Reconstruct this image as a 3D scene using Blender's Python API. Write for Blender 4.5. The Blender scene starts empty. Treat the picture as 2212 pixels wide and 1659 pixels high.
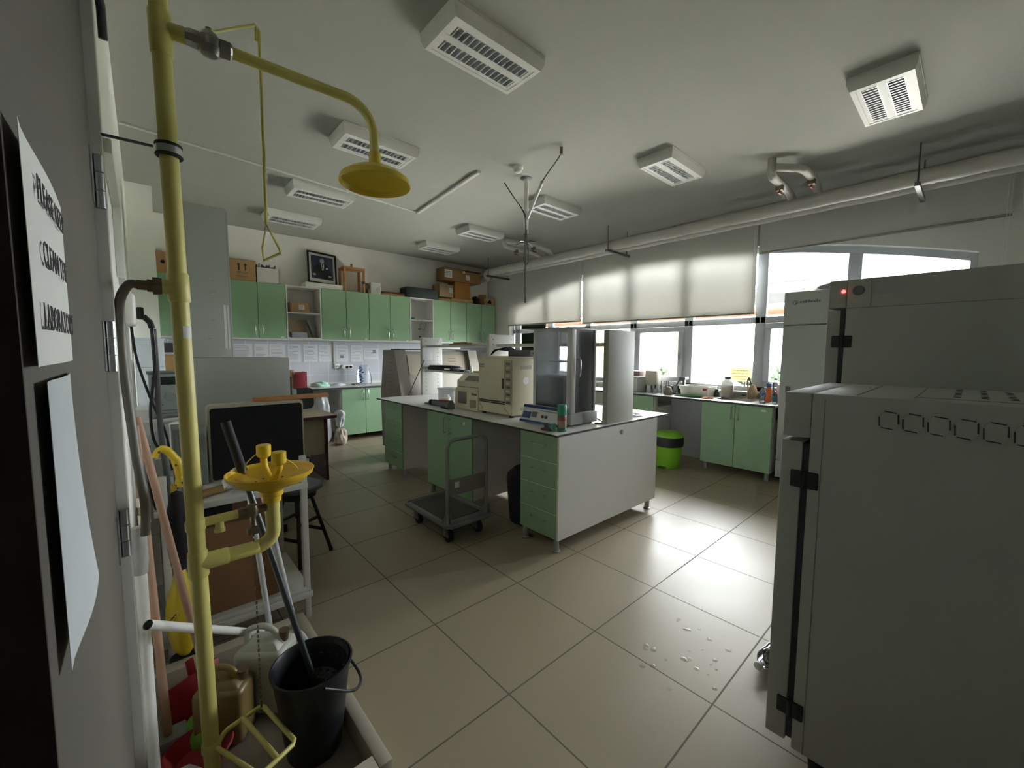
import bpy, bmesh, math, random
from mathutils import Vector, Matrix
random.seed(7)
SC = bpy.context.scene
COL = SC.collection
PI = math.pi

# ------------------------------------------------------------------ camera, sky, exposure
cam_d = bpy.data.cameras.new('camera')
cam = bpy.data.objects.new('camera', cam_d)
COL.objects.link(cam)
cam_d.sensor_width = 36.0
cam_d.lens = 36.0 * 887.35 / 2212.0
cam_d.clip_start = 0.02
cam_d.clip_end = 400
_yaw, _pit, _rol = 0.731055, -0.080164, 0.005056
_f = Vector((math.sin(_yaw) * math.cos(_pit), math.cos(_yaw) * math.cos(_pit), math.sin(_pit)))
_r = Vector((math.cos(_yaw), -math.sin(_yaw), 0))
_u = _r.cross(_f)
_r2 = _r * math.cos(_rol) + _u * math.sin(_rol)
_u2 = _u * math.cos(_rol) - _r * math.sin(_rol)
cam.matrix_world = Matrix(((_r2.x, _u2.x, -_f.x, 0), (_r2.y, _u2.y, -_f.y, 0),
                           (_r2.z, _u2.z, -_f.z, 1.4629), (0, 0, 0, 1)))
SC.camera = cam

world = bpy.data.worlds.new('sky')
SC.world = world
world.use_nodes = True
_nt = world.node_tree
_bg = _nt.nodes['Background']
_bg.inputs[0].default_value = (0.93, 0.97, 1.0, 1)
_bg.inputs[1].default_value = 13.0          # bright overcast sky

SC.view_settings.view_transform = 'Standard'
SC.view_settings.look = 'None'
SC.view_settings.gamma = 1.0
SC.view_settings.exposure = 2.25
SC.view_settings.use_curve_mapping = False
SC.cycles.use_denoising = True
SC.cycles.max_bounces = 10
SC.cycles.diffuse_bounces = 8
SC.cycles.transparent_max_bounces = 12
SC.cycles.sample_clamp_indirect = 8
SC.cycles.caustics_reflective = False
SC.cycles.caustics_refractive = False


def portal(y0, y1, z0, z1, x):              # daylight entrance: guides sky sampling through the window
    l = bpy.data.lights.new('window_daylight', 'AREA')
    l.shape = 'RECTANGLE'
    l.size = z1 - z0
    l.size_y = y1 - y0
    o = bpy.data.objects.new('window_daylight', l)
    COL.objects.link(o)
    o.location = (x, (y0 + y1) / 2, (z0 + z1) / 2)
    o.rotation_euler = (0, PI / 2, 0)
    l.cycles.is_portal = True


portal(0.0, 6.52, 0.9, 2.87, 6.06)
sun = bpy.data.lights.new('hazy_sun', 'SUN')
sun.energy = 14.0
sun.angle = math.radians(35)
sun.color = (1.0, 0.98, 0.95)
sun_o = bpy.data.objects.new('hazy_sun', sun)
COL.objects.link(sun_o)
sun_o.rotation_euler = Vector((-0.36, 0.12, -1.0)).to_track_quat('-Z', 'Y').to_euler()

# ------------------------------------------------------------------ materials


def s2l(c):
    return c / 12.92 if c <= 0.04045 else ((c + 0.055) / 1.055) ** 2.4


def hexc(h):
    return tuple(s2l(int(h[i:i + 2], 16) / 255) for i in (0, 2, 4))


MATS = {}


def mat(name, col, rough=0.5, metal=0.0, spec=0.5, var=0.06, scale=6.0, bump=0.0, bscale=60.0, emit=None, trans=0.0,
        alpha=1.0, ior=1.45):
    if name in MATS:
        return MATS[name]
    m = bpy.data.materials.new(name)
    m.use_nodes = True
    nt = m.node_tree
    b = nt.nodes['Principled BSDF']
    c = hexc(col) if isinstance(col, str) else col
    tc = nt.nodes.new('ShaderNodeTexCoord')
    nz = nt.nodes.new('ShaderNodeTexNoise')
    nz.inputs['Scale'].default_value = scale
    nz.inputs['Detail'].default_value = 4
    nt.links.new(tc.outputs['Object'], nz.inputs['Vector'])
    mx = nt.nodes.new('ShaderNodeMix')
    mx.data_type = 'RGBA'
    mx.inputs['A'].default_value = (*[v * (1 - var) for v in c], 1)
    mx.inputs['B'].default_value = (*[min(1, v * (1 + var)) for v in c], 1)
    nt.links.new(nz.outputs['Fac'], mx.inputs['Factor'])
    nt.links.new(mx.outputs['Result'], b.inputs['Base Color'])
    b.inputs['Roughness'].default_value = rough
    b.inputs['Metallic'].default_value = metal
    b.inputs['Specular IOR Level'].default_value = spec
    b.inputs['IOR'].default_value = ior
    if trans:
        b.inputs['Transmission Weight'].default_value = trans
    if alpha < 1:
        b.inputs['Alpha'].default_value = alpha
    if bump:
        n2 = nt.nodes.new('ShaderNodeTexNoise')
        n2.inputs['Scale'].default_value = bscale
        n2.inputs['Detail'].default_value = 3
        nt.links.new(tc.outputs['Object'], n2.inputs['Vector'])
        bp = nt.nodes.new('ShaderNodeBump')
        bp.inputs['Strength'].default_value = bump
        bp.inputs['Distance'].default_value = 0.01
        nt.links.new(n2.outputs['Fac'], bp.inputs['Height'])
        nt.links.new(bp.outputs['Normal'], b.inputs['Normal'])
    if emit:
        b.inputs['Emission Color'].default_value = (*hexc(emit[0]), 1)
        b.inputs['Emission Strength'].default_value = emit[1]
    MATS[name] = m
    return m


def math_node(nt, op, a=None, b=None, c=None):
    n = nt.nodes.new('ShaderNodeMath')
    n.operation = op
    for i, v in enumerate((a, b, c)):
        if v is None:
            continue
        if isinstance(v, (int, float)):
            n.inputs[i].default_value = v
        else:
            nt.links.new(v, n.inputs[i])
    return n.outputs[0]


def grid_mat(name, col, joint, axes, origin, size, width, rough, var=0.05, mottled=False):
    """Tiles: a joint line every `size` along two object axes."""
    m = mat(name, col, rough, var=var, scale=2.2)
    nt = m.node_tree
    b = nt.nodes['Principled BSDF']
    base = b.inputs['Base Color'].links[0].from_socket
    tc = [n for n in nt.nodes if n.type == 'TEX_COORD'][0]
    sp = nt.nodes.new('ShaderNodeSeparateXYZ')
    nt.links.new(tc.outputs['Object'], sp.inputs[0])
    masks = []
    for ax, o, s in zip(axes, origin, size):
        v = math_node(nt, 'SUBTRACT', sp.outputs['XYZ'.index(ax)], o)
        v = math_node(nt, 'DIVIDE', v, s)
        v = math_node(nt, 'FRACT', v)
        v = math_node(nt, 'SUBTRACT', v, 0.5)
        v = math_node(nt, 'ABSOLUTE', v)
        masks.append(math_node(nt, 'GREATER_THAN', v, 0.5 - width / s / 2))
    mk = math_node(nt, 'MAXIMUM', masks[0], masks[1])
    mx = nt.nodes.new('ShaderNodeMix')
    mx.data_type = 'RGBA'
    nt.links.new(mk, mx.inputs['Factor'])
    nt.links.new(base, mx.inputs['A'])
    mx.inputs['B'].default_value = (*hexc(joint), 1)
    nt.links.new(mx.outputs['Result'], b.inputs['Base Color'])
    if mottled:
        nz = nt.nodes.new('ShaderNodeTexNoise')
        nz.inputs['Scale'].default_value = 3.2
        nz.inputs['Detail'].default_value = 6
        nz.inputs['Distortion'].default_value = 0.3
        nt.links.new(tc.outputs['Object'], nz.inputs['Vector'])
        mr = nt.nodes.new('ShaderNodeMapRange')
        mr.inputs['From Min'].default_value = 0.35
        mr.inputs['From Max'].default_value = 0.68
        mr.inputs['To Min'].default_value = rough - 0.015
        mr.inputs['To Max'].default_value = rough + 0.03
        nt.links.new(nz.outputs['Fac'], mr.inputs['Value'])
        rg = math_node(nt, 'MAXIMUM', mr.outputs[0], math_node(nt, 'MULTIPLY', mk, 0.8))
        nt.links.new(rg, b.inputs['Roughness'])
    bp = nt.nodes.new('ShaderNodeBump')
    bp.inputs['Strength'].default_value = 0.4
    bp.inputs['Distance'].default_value = 0.002
    bp.invert = True
    nt.links.new(mk, bp.inputs['Height'])
    nt.links.new(bp.outputs['Normal'], b.inputs['Normal'])
    return m


def thin_glass(name, tint=(1, 1, 1), refl=0.06, rough=0.0):
    if name in MATS:
        return MATS[name]
    m = bpy.data.materials.new(name)
    m.use_nodes = True
    nt = m.node_tree
    out = nt.nodes['Material Output']
    nt.nodes.remove(nt.nodes['Principled BSDF'])
    tr = nt.nodes.new('ShaderNodeBsdfTransparent')
    tc = nt.nodes.new('ShaderNodeTexCoord')
    nz = nt.nodes.new('ShaderNodeTexNoise')
    nz.inputs['Scale'].default_value = 3
    nt.links.new(tc.outputs['Object'], nz.inputs['Vector'])
    mxc = nt.nodes.new('ShaderNodeMix')
    mxc.data_type = 'RGBA'
    mxc.inputs['A'].default_value = (*[t * 0.97 for t in tint], 1)
    mxc.inputs['B'].default_value = (*tint, 1)
    nt.links.new(nz.outputs['Fac'], mxc.inputs['Factor'])
    nt.links.new(mxc.outputs['Result'], tr.inputs['Color'])
    gl = nt.nodes.new('ShaderNodeBsdfGlossy')
    gl.inputs['Roughness'].default_value = rough
    fr = nt.nodes.new('ShaderNodeFresnel')
    fr.inputs['IOR'].default_value = 1.45
    mx = nt.nodes.new('ShaderNodeMixShader')
    nt.links.new(math_node(nt, 'MULTIPLY', fr.outputs[0], refl / 0.06), mx.inputs[0])
    nt.links.new(tr.outputs[0], mx.inputs[1])
    nt.links.new(gl.outputs[0], mx.inputs[2])
    nt.links.new(mx.outputs[0], out.inputs['Surface'])
    MATS[name] = m
    return m


def blind_mat(name, col, t):
    m = bpy.data.materials.new(name)
    m.use_nodes = True
    nt = m.node_tree
    out = nt.nodes['Material Output']
    nt.nodes.remove(nt.nodes['Principled BSDF'])
    df = nt.nodes.new('ShaderNodeBsdfDiffuse')
    tl = nt.nodes.new('ShaderNodeBsdfTranslucent')
    tc = nt.nodes.new('ShaderNodeTexCoord')
    nz = nt.nodes.new('ShaderNodeTexNoise')
    nz.inputs['Scale'].default_value = 220
    nt.links.new(tc.outputs['Object'], nz.inputs['Vector'])
    c = hexc(col)
    mxc = nt.nodes.new('ShaderNodeMix')
    mxc.data_type = 'RGBA'
    mxc.inputs['A'].default_value = (*[v * 0.92 for v in c], 1)
    mxc.inputs['B'].default_value = (*[min(1, v * 1.06) for v in c], 1)
    nt.links.new(nz.outputs['Fac'], mxc.inputs['Factor'])
    nt.links.new(mxc.outputs['Result'], df.inputs['Color'])
    nt.links.new(mxc.outputs['Result'], tl.inputs['Color'])
    mx = nt.nodes.new('ShaderNodeMixShader')
    mx.inputs[0].default_value = t
    nt.links.new(df.outputs[0], mx.inputs[1])
    nt.links.new(tl.outputs[0], mx.inputs[2])
    nt.links.new(mx.outputs[0], out.inputs['Surface'])
    MATS[name] = m
    return m


# ------------------------------------------------------------------ mesh helpers
class MB:
    """Collects shapes; build() links them as ONE mesh object."""

    def __init__(self):
        self.bm = bmesh.new()
        self.mi = 0
        self.M = None

    def _fin(self, verts, faces=None):
        if self.M is not None:
            bmesh.ops.transform(self.bm, matrix=self.M, verts=verts)
        fs = set()
        for v in verts:
            fs.update(v.link_faces)
        for f in fs:
            f.material_index = self.mi
        return self

    def box(self, x0, x1, y0, y1, z0, z1, bev=0.0, seg=2, M=None):
        r = bmesh.ops.create_cube(self.bm, size=1.0)
        vs = r['verts']
        T = Matrix.Translation(((x0 + x1) / 2, (y0 + y1) / 2, (z0 + z1) / 2)) @ Matrix.Diagonal(
            (abs(x1 - x0), abs(y1 - y0), abs(z1 - z0), 1))
        bmesh.ops.transform(self.bm, matrix=T, verts=vs)
        if bev > 0:
            es = list({e for v in vs for e in v.link_edges})
            r = bmesh.ops.bevel(self.bm, geom=es, offset=bev, segments=seg, profile=0.5, affect='EDGES', clamp_overlap=True)
            vs = list({v for f in r['faces'] for v in f.verts} | {v for v in vs if v.is_valid})
        if M is not None:
            bmesh.ops.transform(self.bm, matrix=M, verts=vs)
        return self._fin(vs)

    def frustum(self, cx, cy, z0, z1, w0, d0, w1, d1, bev=0.0, off=(0, 0)):
        vs = []
        for z, w, d, ox, oy in ((z0, w0, d0, 0, 0), (z1, w1, d1, *off)):
            for sx, sy in ((-1, -1), (1, -1), (1, 1), (-1, 1)):
                vs.append(self.bm.verts.new((cx + ox + sx * w / 2, cy + oy + sy * d / 2, z)))
        fs = [(3, 2, 1, 0), (4, 5, 6, 7)] + [(i, (i + 1) % 4, 4 + (i + 1) % 4, 4 + i) for i in range(4)]
        for f in fs:
            self.bm.faces.new([vs[i] for i in f])
        if bev:
            es = list({e for v in vs for e in v.link_edges})
            r = bmesh.ops.bevel(self.bm, geom=es, offset=bev, segments=2, profile=0.5, affect='EDGES', clamp_overlap=True)
            vs = list({v for f in r['faces'] for v in f.verts} | {v for v in vs if v.is_valid})
        return self._fin(vs)

    def tube(self, pts, r, seg=12, cap=True, closed=False, r1=None, flat=None):
        pts = [Vector(p) for p in pts]
        n = len(pts)
        rings = []
        up = None
        for i, p in enumerate(pts):
            if closed:
                t = (pts[(i + 1) % n] - pts[i - 1]).normalized()
            else:
                t = (pts[min(i + 1, n - 1)] - pts[max(i - 1, 0)]).normalized()
            if up is None:
                a = Vector((0, 0, 1)) if abs(t.z) < 0.9 else Vector((1, 0, 0))
                up = (a - t * a.dot(t)).normalized()
            else:
                up = (up - t * up.dot(t)).normalized()
            b = t.cross(up)
            rr = r if r1 is None else r + (r1 - r) * i / max(1, n - 1)
            if isinstance(r, (list, tuple)):
                rr = r[i]
            fl = 1.0 if flat is None else flat
            rings.append([self.bm.verts.new(p + up * (math.sin(2 * PI * k / seg) * rr * fl) + b * (math.cos(2 * PI * k / seg) * rr))
                          for k in range(seg)])
        m = n if closed else n - 1
        for i in range(m):
            A, B = rings[i], rings[(i + 1) % n]
            for k in range(seg):
                self.bm.faces.new((A[k], A[(k + 1) % seg], B[(k + 1) % seg], B[k]))
        if cap and not closed:
            self.bm.faces.new(rings[0][::-1])
            self.bm.faces.new(rings[-1])
        return self._fin([v for r_ in rings for v in r_])

    def cyl(self, p0, p1, r, r1=None, seg=20):
        return self.tube([p0, p1], r, seg=seg, r1=r1)

    def lathe(self, prof, c=(0, 0, 0), seg=28, M=None):
        """Profile of (radius, height) turned about the vertical through c."""
        rings = []
        for r, z in prof:
            if r <= 1e-6:
                rings.append([self.bm.verts.new((c[0], c[1], c[2] + z))])
            else:
                rings.append([self.bm.verts.new((c[0] + r * math.cos(2 * PI * k / seg), c[1] + r * math.sin(2 * PI * k / seg), c[2] + z))
                              for k in range(seg)])
        for A, B in zip(rings, rings[1:]):
            for k in range(seg):
                k2 = (k + 1) % seg
                q = [A[k % len(A)], A[k2 % len(A)], B[k2 % len(B)], B[k % len(B)]]
                q2 = []
                for v in q:
                    if v not in q2:
                        q2.append(v)
                if len(q2) > 2:
                    self.bm.faces.new(q2)
        vs = [v for r_ in rings for v in r_]
        if M is not None:
            bmesh.ops.transform(self.bm, matrix=M, verts=vs)
        return self._fin(vs)

    def prism(self, poly, axis, a, b):
        """2D outline extruded along axis from a to b."""
        def P(u, v, w):
            return {'x': (w, u, v), 'y': (u, w, v), 'z': (u, v, w)}[axis]
        A = [self.bm.verts.new(P(u, v, a)) for u, v in poly]
        B = [self.bm.verts.new(P(u, v, b)) for u, v in poly]
        n = len(poly)
        self.bm.faces.new(A[::-1])
        self.bm.faces.new(B)
        for i in range(n):
            self.bm.faces.new((A[i], A[(i + 1) % n], B[(i + 1) % n], B[i]))
        return self._fin(A + B)

    def sheet(self, fn, nu, nv, thick=0.0):
        """Grid surface from fn(u, v) with optional thickness along z-of-normal."""
        G = [[self.bm.verts.new(fn(i / nu, j / nv)) for j in range(nv + 1)] for i in range(nu + 1)]
        fs = []
        for i in range(nu):
            for j in range(nv):
                fs.append(self.bm.faces.new((G[i][j], G[i + 1][j], G[i + 1][j + 1], G[i][j + 1])))
        vs = [v for r in G for v in r]
        if thick:
            bmesh.ops.recalc_face_normals(self.bm, faces=fs)
            r = bmesh.ops.solidify(self.bm, geom=fs, thickness=thick)
            vs = list({v for g in r['geom'] if isinstance(g, bmesh.types.BMVert) for v in (g,)} | set(vs))
        return self._fin(vs)

    def quad(self, pts):
        vs = [self.bm.verts.new(p) for p in pts]
        self.bm.faces.new(vs)
        return self._fin(vs)

    def build(self, name, m, parent=None, local=False, sharp=32, fix=True):
        me = bpy.data.meshes.new(name)
        if fix:
            bmesh.ops.recalc_face_normals(self.bm, faces=self.bm.faces[:])
        if parent is not None and not local:
            self.bm.transform(WM[parent.name].inverted())
        self.bm.to_mesh(me)
        self.bm.free()
        for mm in (m if isinstance(m, (list, tuple)) else [m]):
            me.materials.append(mm)
        me.polygons.foreach_set('use_smooth', [True] * len(me.polygons))
        me.set_sharp_from_angle(angle=math.radians(sharp))
        o = bpy.data.objects.new(name, me)
        COL.objects.link(o)
        if parent is not None:
            o.parent = parent
            WM[o.name] = WM[parent.name]
        else:
            WM[o.name] = Matrix.Identity(4)
        return o


WM = {}


def tag(o, label=None, cat=None, group=None, kind=None):
    if label:
        o['label'] = label
    if cat:
        o['category'] = cat
    if group:
        o['group'] = group
    if kind:
        o['kind'] = kind
    return o


def thing(name, label, cat, loc=(0, 0, 0), rz=0.0, group=None):
    o = bpy.data.objects.new(name, None)
    COL.objects.link(o)
    o.location = loc
    o.rotation_euler = (0, 0, rz)
    o.empty_display_size = 0.1
    WM[o.name] = Matrix.Translation(loc) @ Matrix.Rotation(rz, 4, 'Z')
    return tag(o, label, cat, group)


def struct(name, mb, m):
    o = mb.build(name, m)
    o['kind'] = 'structure'
    return o


def dup(o, loc=None, rz=None, label=None, parent=None, dz=None):
    c = o.copy()
    COL.objects.link(c)
    if parent is not None:
        c.parent = parent
    if loc is not None:
        c.location = loc
        c.rotation_euler = (0, 0, rz or 0)
        WM[c.name] = Matrix.Translation(loc) @ Matrix.Rotation(rz or 0, 4, 'Z')
    if label:
        c['label'] = label
    for ch in list(o.children):
        dup(ch, parent=c)
    return c


def text(name, body, size, m, parent, loc, rot, align='CENTER', depth=0.0003, sx=1.0):
    cu = bpy.data.curves.new(name, 'FONT')
    cu.body = body
    cu.size = size
    cu.align_x = align
    cu.align_y = 'CENTER'
    cu.extrude = depth
    cu.resolution_u = 2
    cu.materials.append(m)
    o = bpy.data.objects.new(name, cu)
    COL.objects.link(o)
    M = Matrix.Translation(loc) @ rot.to_4x4() @ Matrix.Diagonal((sx, 1, 1, 1))
    bpy.context.view_layer.update()
    me = bpy.data.meshes.new_from_object(o.evaluated_get(bpy.context.evaluated_depsgraph_get()))
    bpy.data.objects.remove(o)
    o = bpy.data.objects.new(name, me)
    COL.objects.link(o)
    if parent is not None:
        o.parent = parent
        M = WM[parent.name].inverted() @ M
    o.matrix_local = M
    return o


def facing(nx, ny):
    """Rotation that stands text upright, readable from the side (nx, ny) points to."""
    n = Vector((nx, ny, 0)).normalized()
    right = Vector((0, 0, 1)).cross(n)
    return Matrix((right, Vector((0, 0, 1)), n)).transposed()


def arc(c, r, a0, a1, n, u, v):
    u, v, c = Vector(u), Vector(v), Vector(c)
    return [c + u * (r * math.cos(a0 + (a1 - a0) * i / n)) + v * (r * math.sin(a0 + (a1 - a0) * i / n)) for i in range(n + 1)]


def bez(p0, p1, p2, p3, n=12):
    p0, p1, p2, p3 = map(Vector, (p0, p1, p2, p3))
    return [p0 * (1 - t) ** 3 + p1 * (3 * t * (1 - t) ** 2) + p2 * (3 * t * t * (1 - t)) + p3 * t ** 3 for t in [i / n for i in range(n + 1)]]


def smooth_path(pts, n=6):
    """Catmull-Rom through points."""
    P = [Vector(p) for p in pts]
    out = []
    for i in range(len(P) - 1):
        a, b, c, d = P[max(i - 1, 0)], P[i], P[i + 1], P[min(i + 2, len(P) - 1)]
        for k in range(n):
            t = k / n
            out.append(0.5 * ((2 * b) + (c - a) * t + (2 * a - 5 * b + 4 * c - d) * t * t + (3 * b - a - 3 * c + d) * t ** 3))
    out.append(P[-1])
    return out


# shared materials
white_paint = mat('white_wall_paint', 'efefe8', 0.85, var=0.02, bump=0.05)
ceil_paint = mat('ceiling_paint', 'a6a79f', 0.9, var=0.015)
mel_white = mat('white_melamine', 'dad9d6', 0.45, var=0.02)
mel_dark = mat('white_melamine_edge', 'cfcfc9', 0.5)
green = mat('green_laminate', '92b48f', 0.5, var=0.03, scale=14)
green_dk = green
worktop_m = mat('worktop_laminate', 'd8d8d4', 0.35, var=0.03)
edge_dk = mat('dark_worktop_edge', '3c3a3a', 0.6)
chrome = mat('brushed_chrome', 'b9bcbc', 0.3, metal=0.9)
steel = mat('stainless_steel', 'a8a39a', 0.38, metal=0.85, scale=20)
alu = mat('anodised_aluminium', 'aeb2b6', 0.5, metal=0.1)
yellow = mat('yellow_powder_coat', 'd4cb78', 0.4, var=0.03)
yellow_p = mat('yellow_plastic', 'e6c73a', 0.35, var=0.03)
brass = mat('tarnished_brass', '7d6f5c', 0.4, metal=0.7)
rubber = mat('black_rubber', '232526', 0.7)
black_pl = mat('black_plastic', '17191b', 0.4)
grey_pl = mat('grey_plastic', '8f9293', 0.5)
white_pl = mat('white_plastic', 'e6e6e2', 0.4, var=0.02)
cream_pl = mat('cream_instrument_plastic', 'd3cbb0', 0.5, var=0.03)
grey_coat = mat('light_grey_powder_coat', 'a9ada8', 0.55, var=0.02, bump=0.02, bscale=300)
cardboard = mat('cardboard', 'b08b62', 0.85, var=0.08, scale=9)
cardboard2 = mat('pale_cardboard', 'bd9a6c', 0.85, var=0.08, scale=9)
paper = mat('white_paper', 'e4e4e0', 0.8, var=0.03)
ink = mat('black_ink', '4c4c4e', 0.8)
wood = mat('pine_wood', 'b07a48', 0.6, var=0.15, scale=12)
wood_dk = mat('broomstick_wood', 'b08d75', 0.6, var=0.12, scale=14)
clear_pl = thin_glass('clear_plastic', (0.93, 0.95, 0.96), 0.12, 0.08)
glass = thin_glass('window_glass', (0.97, 0.98, 0.98), 0.06)
bag_pl = thin_glass('clear_bag_film', (0.86, 0.87, 0.9), 0.05, 0.35)
green_pl = mat('lime_green_plastic', '86c232', 0.35)
# ================================================================== the room
XW, YB, ZC = 5.75, 7.25, 3.25            # window wall, back wall, ceiling
floor_m = grid_mat('beige_floor_tiles', 'a0947e', '655d50', 'XY', (1.0968 - 0.003, 1.2314 - 0.003), (0.6, 0.6), 0.007, 0.36, var=0.05, mottled=True)
struct('floor', MB().box(-1.9, 6.1, -2.8, 7.5, -0.12, 0.0), floor_m)
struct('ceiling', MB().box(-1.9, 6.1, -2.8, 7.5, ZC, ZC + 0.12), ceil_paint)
struct('wall_back', MB().box(-1.9, 6.1, YB, YB + 0.2, 0, ZC), white_paint)
struct('wall_front', MB().box(-1.9, 6.1, -2.8, -2.6, 0, ZC), white_paint)
struct('wall_corridor', MB().box(-1.9, -1.7, -2.6, YB, 0, ZC), white_paint)
wl = MB().box(-0.24, -0.06, 1.6, YB, 0, ZC)
wl.box(-0.24, -0.06, -2.6, -0.62, 0, ZC).box(-0.24, -0.06, -0.62, 1.6, 2.6, ZC)
struct('wall_left', wl, white_paint)
struct('trim_1', MB().box(-0.06, 0.16, 6.14, YB, 0, ZC), white_paint)      # pier in the back corner

# window wall with one wide segmental arch
AY0, AY1, AZ0, AZP = 0.013, 6.505, 2.395, 2.866
ACY = (AY0 + AY1) / 2
_h, _s = (AY1 - AY0) / 2, AZP - AZ0
AR = (_h * _h + _s * _s) / (2 * _s)


def arch(y):
    return AZP - AR + math.sqrt(AR * AR - (y - ACY) ** 2)


WX0, WX1, SILL = XW, XW + 0.27, 0.93
wr = MB()
wr.box(WX0, WX1, -2.8, AY0, 0, ZC).box(WX0, WX1, AY1, YB + 0.2, 0, ZC).box(WX0, WX1, AY0, AY1, 0, SILL)
N = 40
ys = [AY0 + (AY1 - AY0) * i / N for i in range(N + 1)]
wr.prism([(y, arch(y)) for y in ys] + [(AY1, ZC), (AY0, ZC)], 'x', WX0, WX1)
struct('wall_right', wr, mat('window_wall_paint', 'd3d3cc', 0.85, var=0.02))
struct('trim_2', MB().box(5.70, 6.04, AY0, AY1, SILL, SILL + 0.03, 0.004), mat('marble_sill', 'c9c6c0', 0.3))
struct('baseboard_right', MB().box(5.735, XW, -2.6, YB, 0, 0.08), mat('tile_skirting', '8b8377', 0.4))
struct('baseboard_back', MB().box(0.16, XW, YB - 0.012, YB, 0, 0.08), MATS['tile_skirting'])
tile_m = grid_mat('pale_wall_tiles', 'c6c9d0', 'e3e4e6', 'XZ', (2.03, 1.05), (0.295, 0.6), 0.008, 0.22, var=0.02)
struct('trim_3', MB().box(0.16, XW, YB - 0.008, YB, 0.88, 1.63), tile_m)    # tiled splashback

# windows: seven bays between grey aluminium mullions
mull = [0.013, 0.91, 1.815, 2.735, 3.625, 4.53, 5.44, 6.345, AY1]
FX0, FX1 = 5.85, 5.92
for k in range(8):
    y0, y1 = mull[k], mull[k + 1]
    f = MB()
    w = 0.06 if k else 0.05
    f.box(FX0, FX1, y0 - (w if k else 0), y0 + w, SILL + 0.03, arch(y0 + w) - 0.005, 0.004)
    if k == 7:
        f.box(FX0, FX1, y1 - 0.03, y1, SILL + 0.03, AZ0, 0.004)
    f.box(FX0, FX1, y0, y1, SILL + 0.03, SILL + 0.09, 0.004)
    f.box(FX0, FX1, y0, y1, 1.83, 1.91, 0.004)
    yy = [y0 + (y1 - y0) * i / 8 for i in range(9)]
    f.prism([(y, arch(y) - 0.075) for y in yy] + [(y, arch(y)) for y in reversed(yy)], 'x', FX0, FX1)
    o = struct('window_%d' % (k + 1), f, alu)
    p = MB().box(5.883, 5.887, y0 + 0.02, y1 - 0.02, SILL + 0.06, 1.86)
    p.build('pane', glass, o)
    p = MB()
    p.prism([(y, 1.88) for y in (yy[0], yy[-1])] + [(y, arch(y) - 0.04) for y in reversed(yy)], 'x', 5.883, 5.887)
    p.build('pane', glass, o)
    if k in (1, 3, 5):                                    # opening sashes
        s = MB()
        a, b, c, d = y0 + 0.065, y1 - 0.065, SILL + 0.095, 1.825
        for bx in ((a, b, c, c + 0.07), (a, b, d - 0.07, d), (a, a + 0.07, c + 0.07, d - 0.07), (b - 0.07, b, c + 0.07, d - 0.07)):
            s.box(FX0 - 0.03, FX1 - 0.02, *bx, 0.004)
        s.build('sash', alu, o)
        h = MB().box(FX0 - 0.05, FX0 - 0.03, a + 0.02, a + 0.05, 1.36, 1.44, 0.004).box(FX0 - 0.075, FX0 - 0.05, a + 0.025, a + 0.045, 1.28, 1.42, 0.005)
        h.build('handle', alu, o)

# outside: lawn, own facade's sun-breaker boards and piers, houses across the lawn
lawn_m = mat('lawn_grass', '2c3422', 0.95, var=0.25, scale=0.6)
struct('ground', MB().box(13, 90, -60, 70, -0.6, -0.4), lawn_m)
struct('pavement', MB().box(6.02, 13, -60, 70, -0.6, -0.39), mat('pale_paving', 'aeaaa2', 0.9, var=0.06, scale=1))
salmon = mat('salmon_render', '8a5c48', 0.9, var=0.06)
fin_m = mat('concrete_fin_paint', '6b6a69', 0.85, var=0.03)
fins = []
for k, (z0, z1) in enumerate(((2.375, 2.61), (2.115, 2.345), (1.965, 2.095))):
    sb = MB()
    n = 6
    prof = [(6.30 + 0.10 * (1 - (i / n)) ** 2, z1 - (z1 - z0) * i / n) for i in range(n + 1)]
    poly = prof + [(x + 0.05, z) for x, z in reversed(prof)]
    sb.prism([(x, z) for x, z in poly], 'y', 0.72, 8.2)
    s = sb.build('sun_breaker_board', salmon if k == 2 else fin_m)
    tag(s, ['topmost pale grey sun breaker board running outside the arched window', 'pale grey sun breaker board outside the window, middle of three',
            'salmon coloured beam under the grey sun breaker boards outside the window'][k], 'sun breaker')
for k, (y0, lab) in enumerate(()):
    tag(MB().box(6.05, 6.27, y0, y0 + (0.1 if k else 0.35), -0.39, 3.4).build('facade_pier', salmon), lab, 'pier')
houses = [(62, 31.5, 12, 5.5, 9.5, '6e6a68', 'white house with dark windows and red shutters across the lawn', True),
          (26, 17.3, 7, 2.4, 7.0, '6a5f40', 'pale yellow rendered building beside the white house across the lawn', False)]
for x, y, wx, wy, hh, cc, lab, win in houses:
    t = thing('house', lab, 'building', (x, y, -0.4))
    MB().box(x, x + wx, y - wy, y + wy, -0.4, hh).build('wall', mat('house_' + cc, cc, 0.9), t)
    MB().prism([(y - wy - 0.4, hh), (y + wy + 0.4, hh), (y, hh + 2.2)], 'x', x - 0.3, x + wx + 0.3).build('roof', mat('roof_tiles', '6b3a2c', 0.9), t)
    for kz, z in enumerate((1.2, 4.3)):
        for ky in range(-3, 4):
            yc = y + ky * 2.3
            if abs(yc - y) > wy - 1:
                continue
            w = MB().box(x - 0.06, x + 0.02, yc - 0.6, yc + 0.6, z + 0.4, z + 1.9).build('window', mat('house_window', '24252c', 0.6), t)
            if win:
                MB().box(x - 0.08, x, yc + 0.62, yc + 1.1, z + 0.4, z + 1.9).build('shutter', mat('house_shutter', '3a1a14', 0.8), w)
bush_m = mat('shrub_leaves', '283420', 0.9, var=0.35, scale=9)
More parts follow.
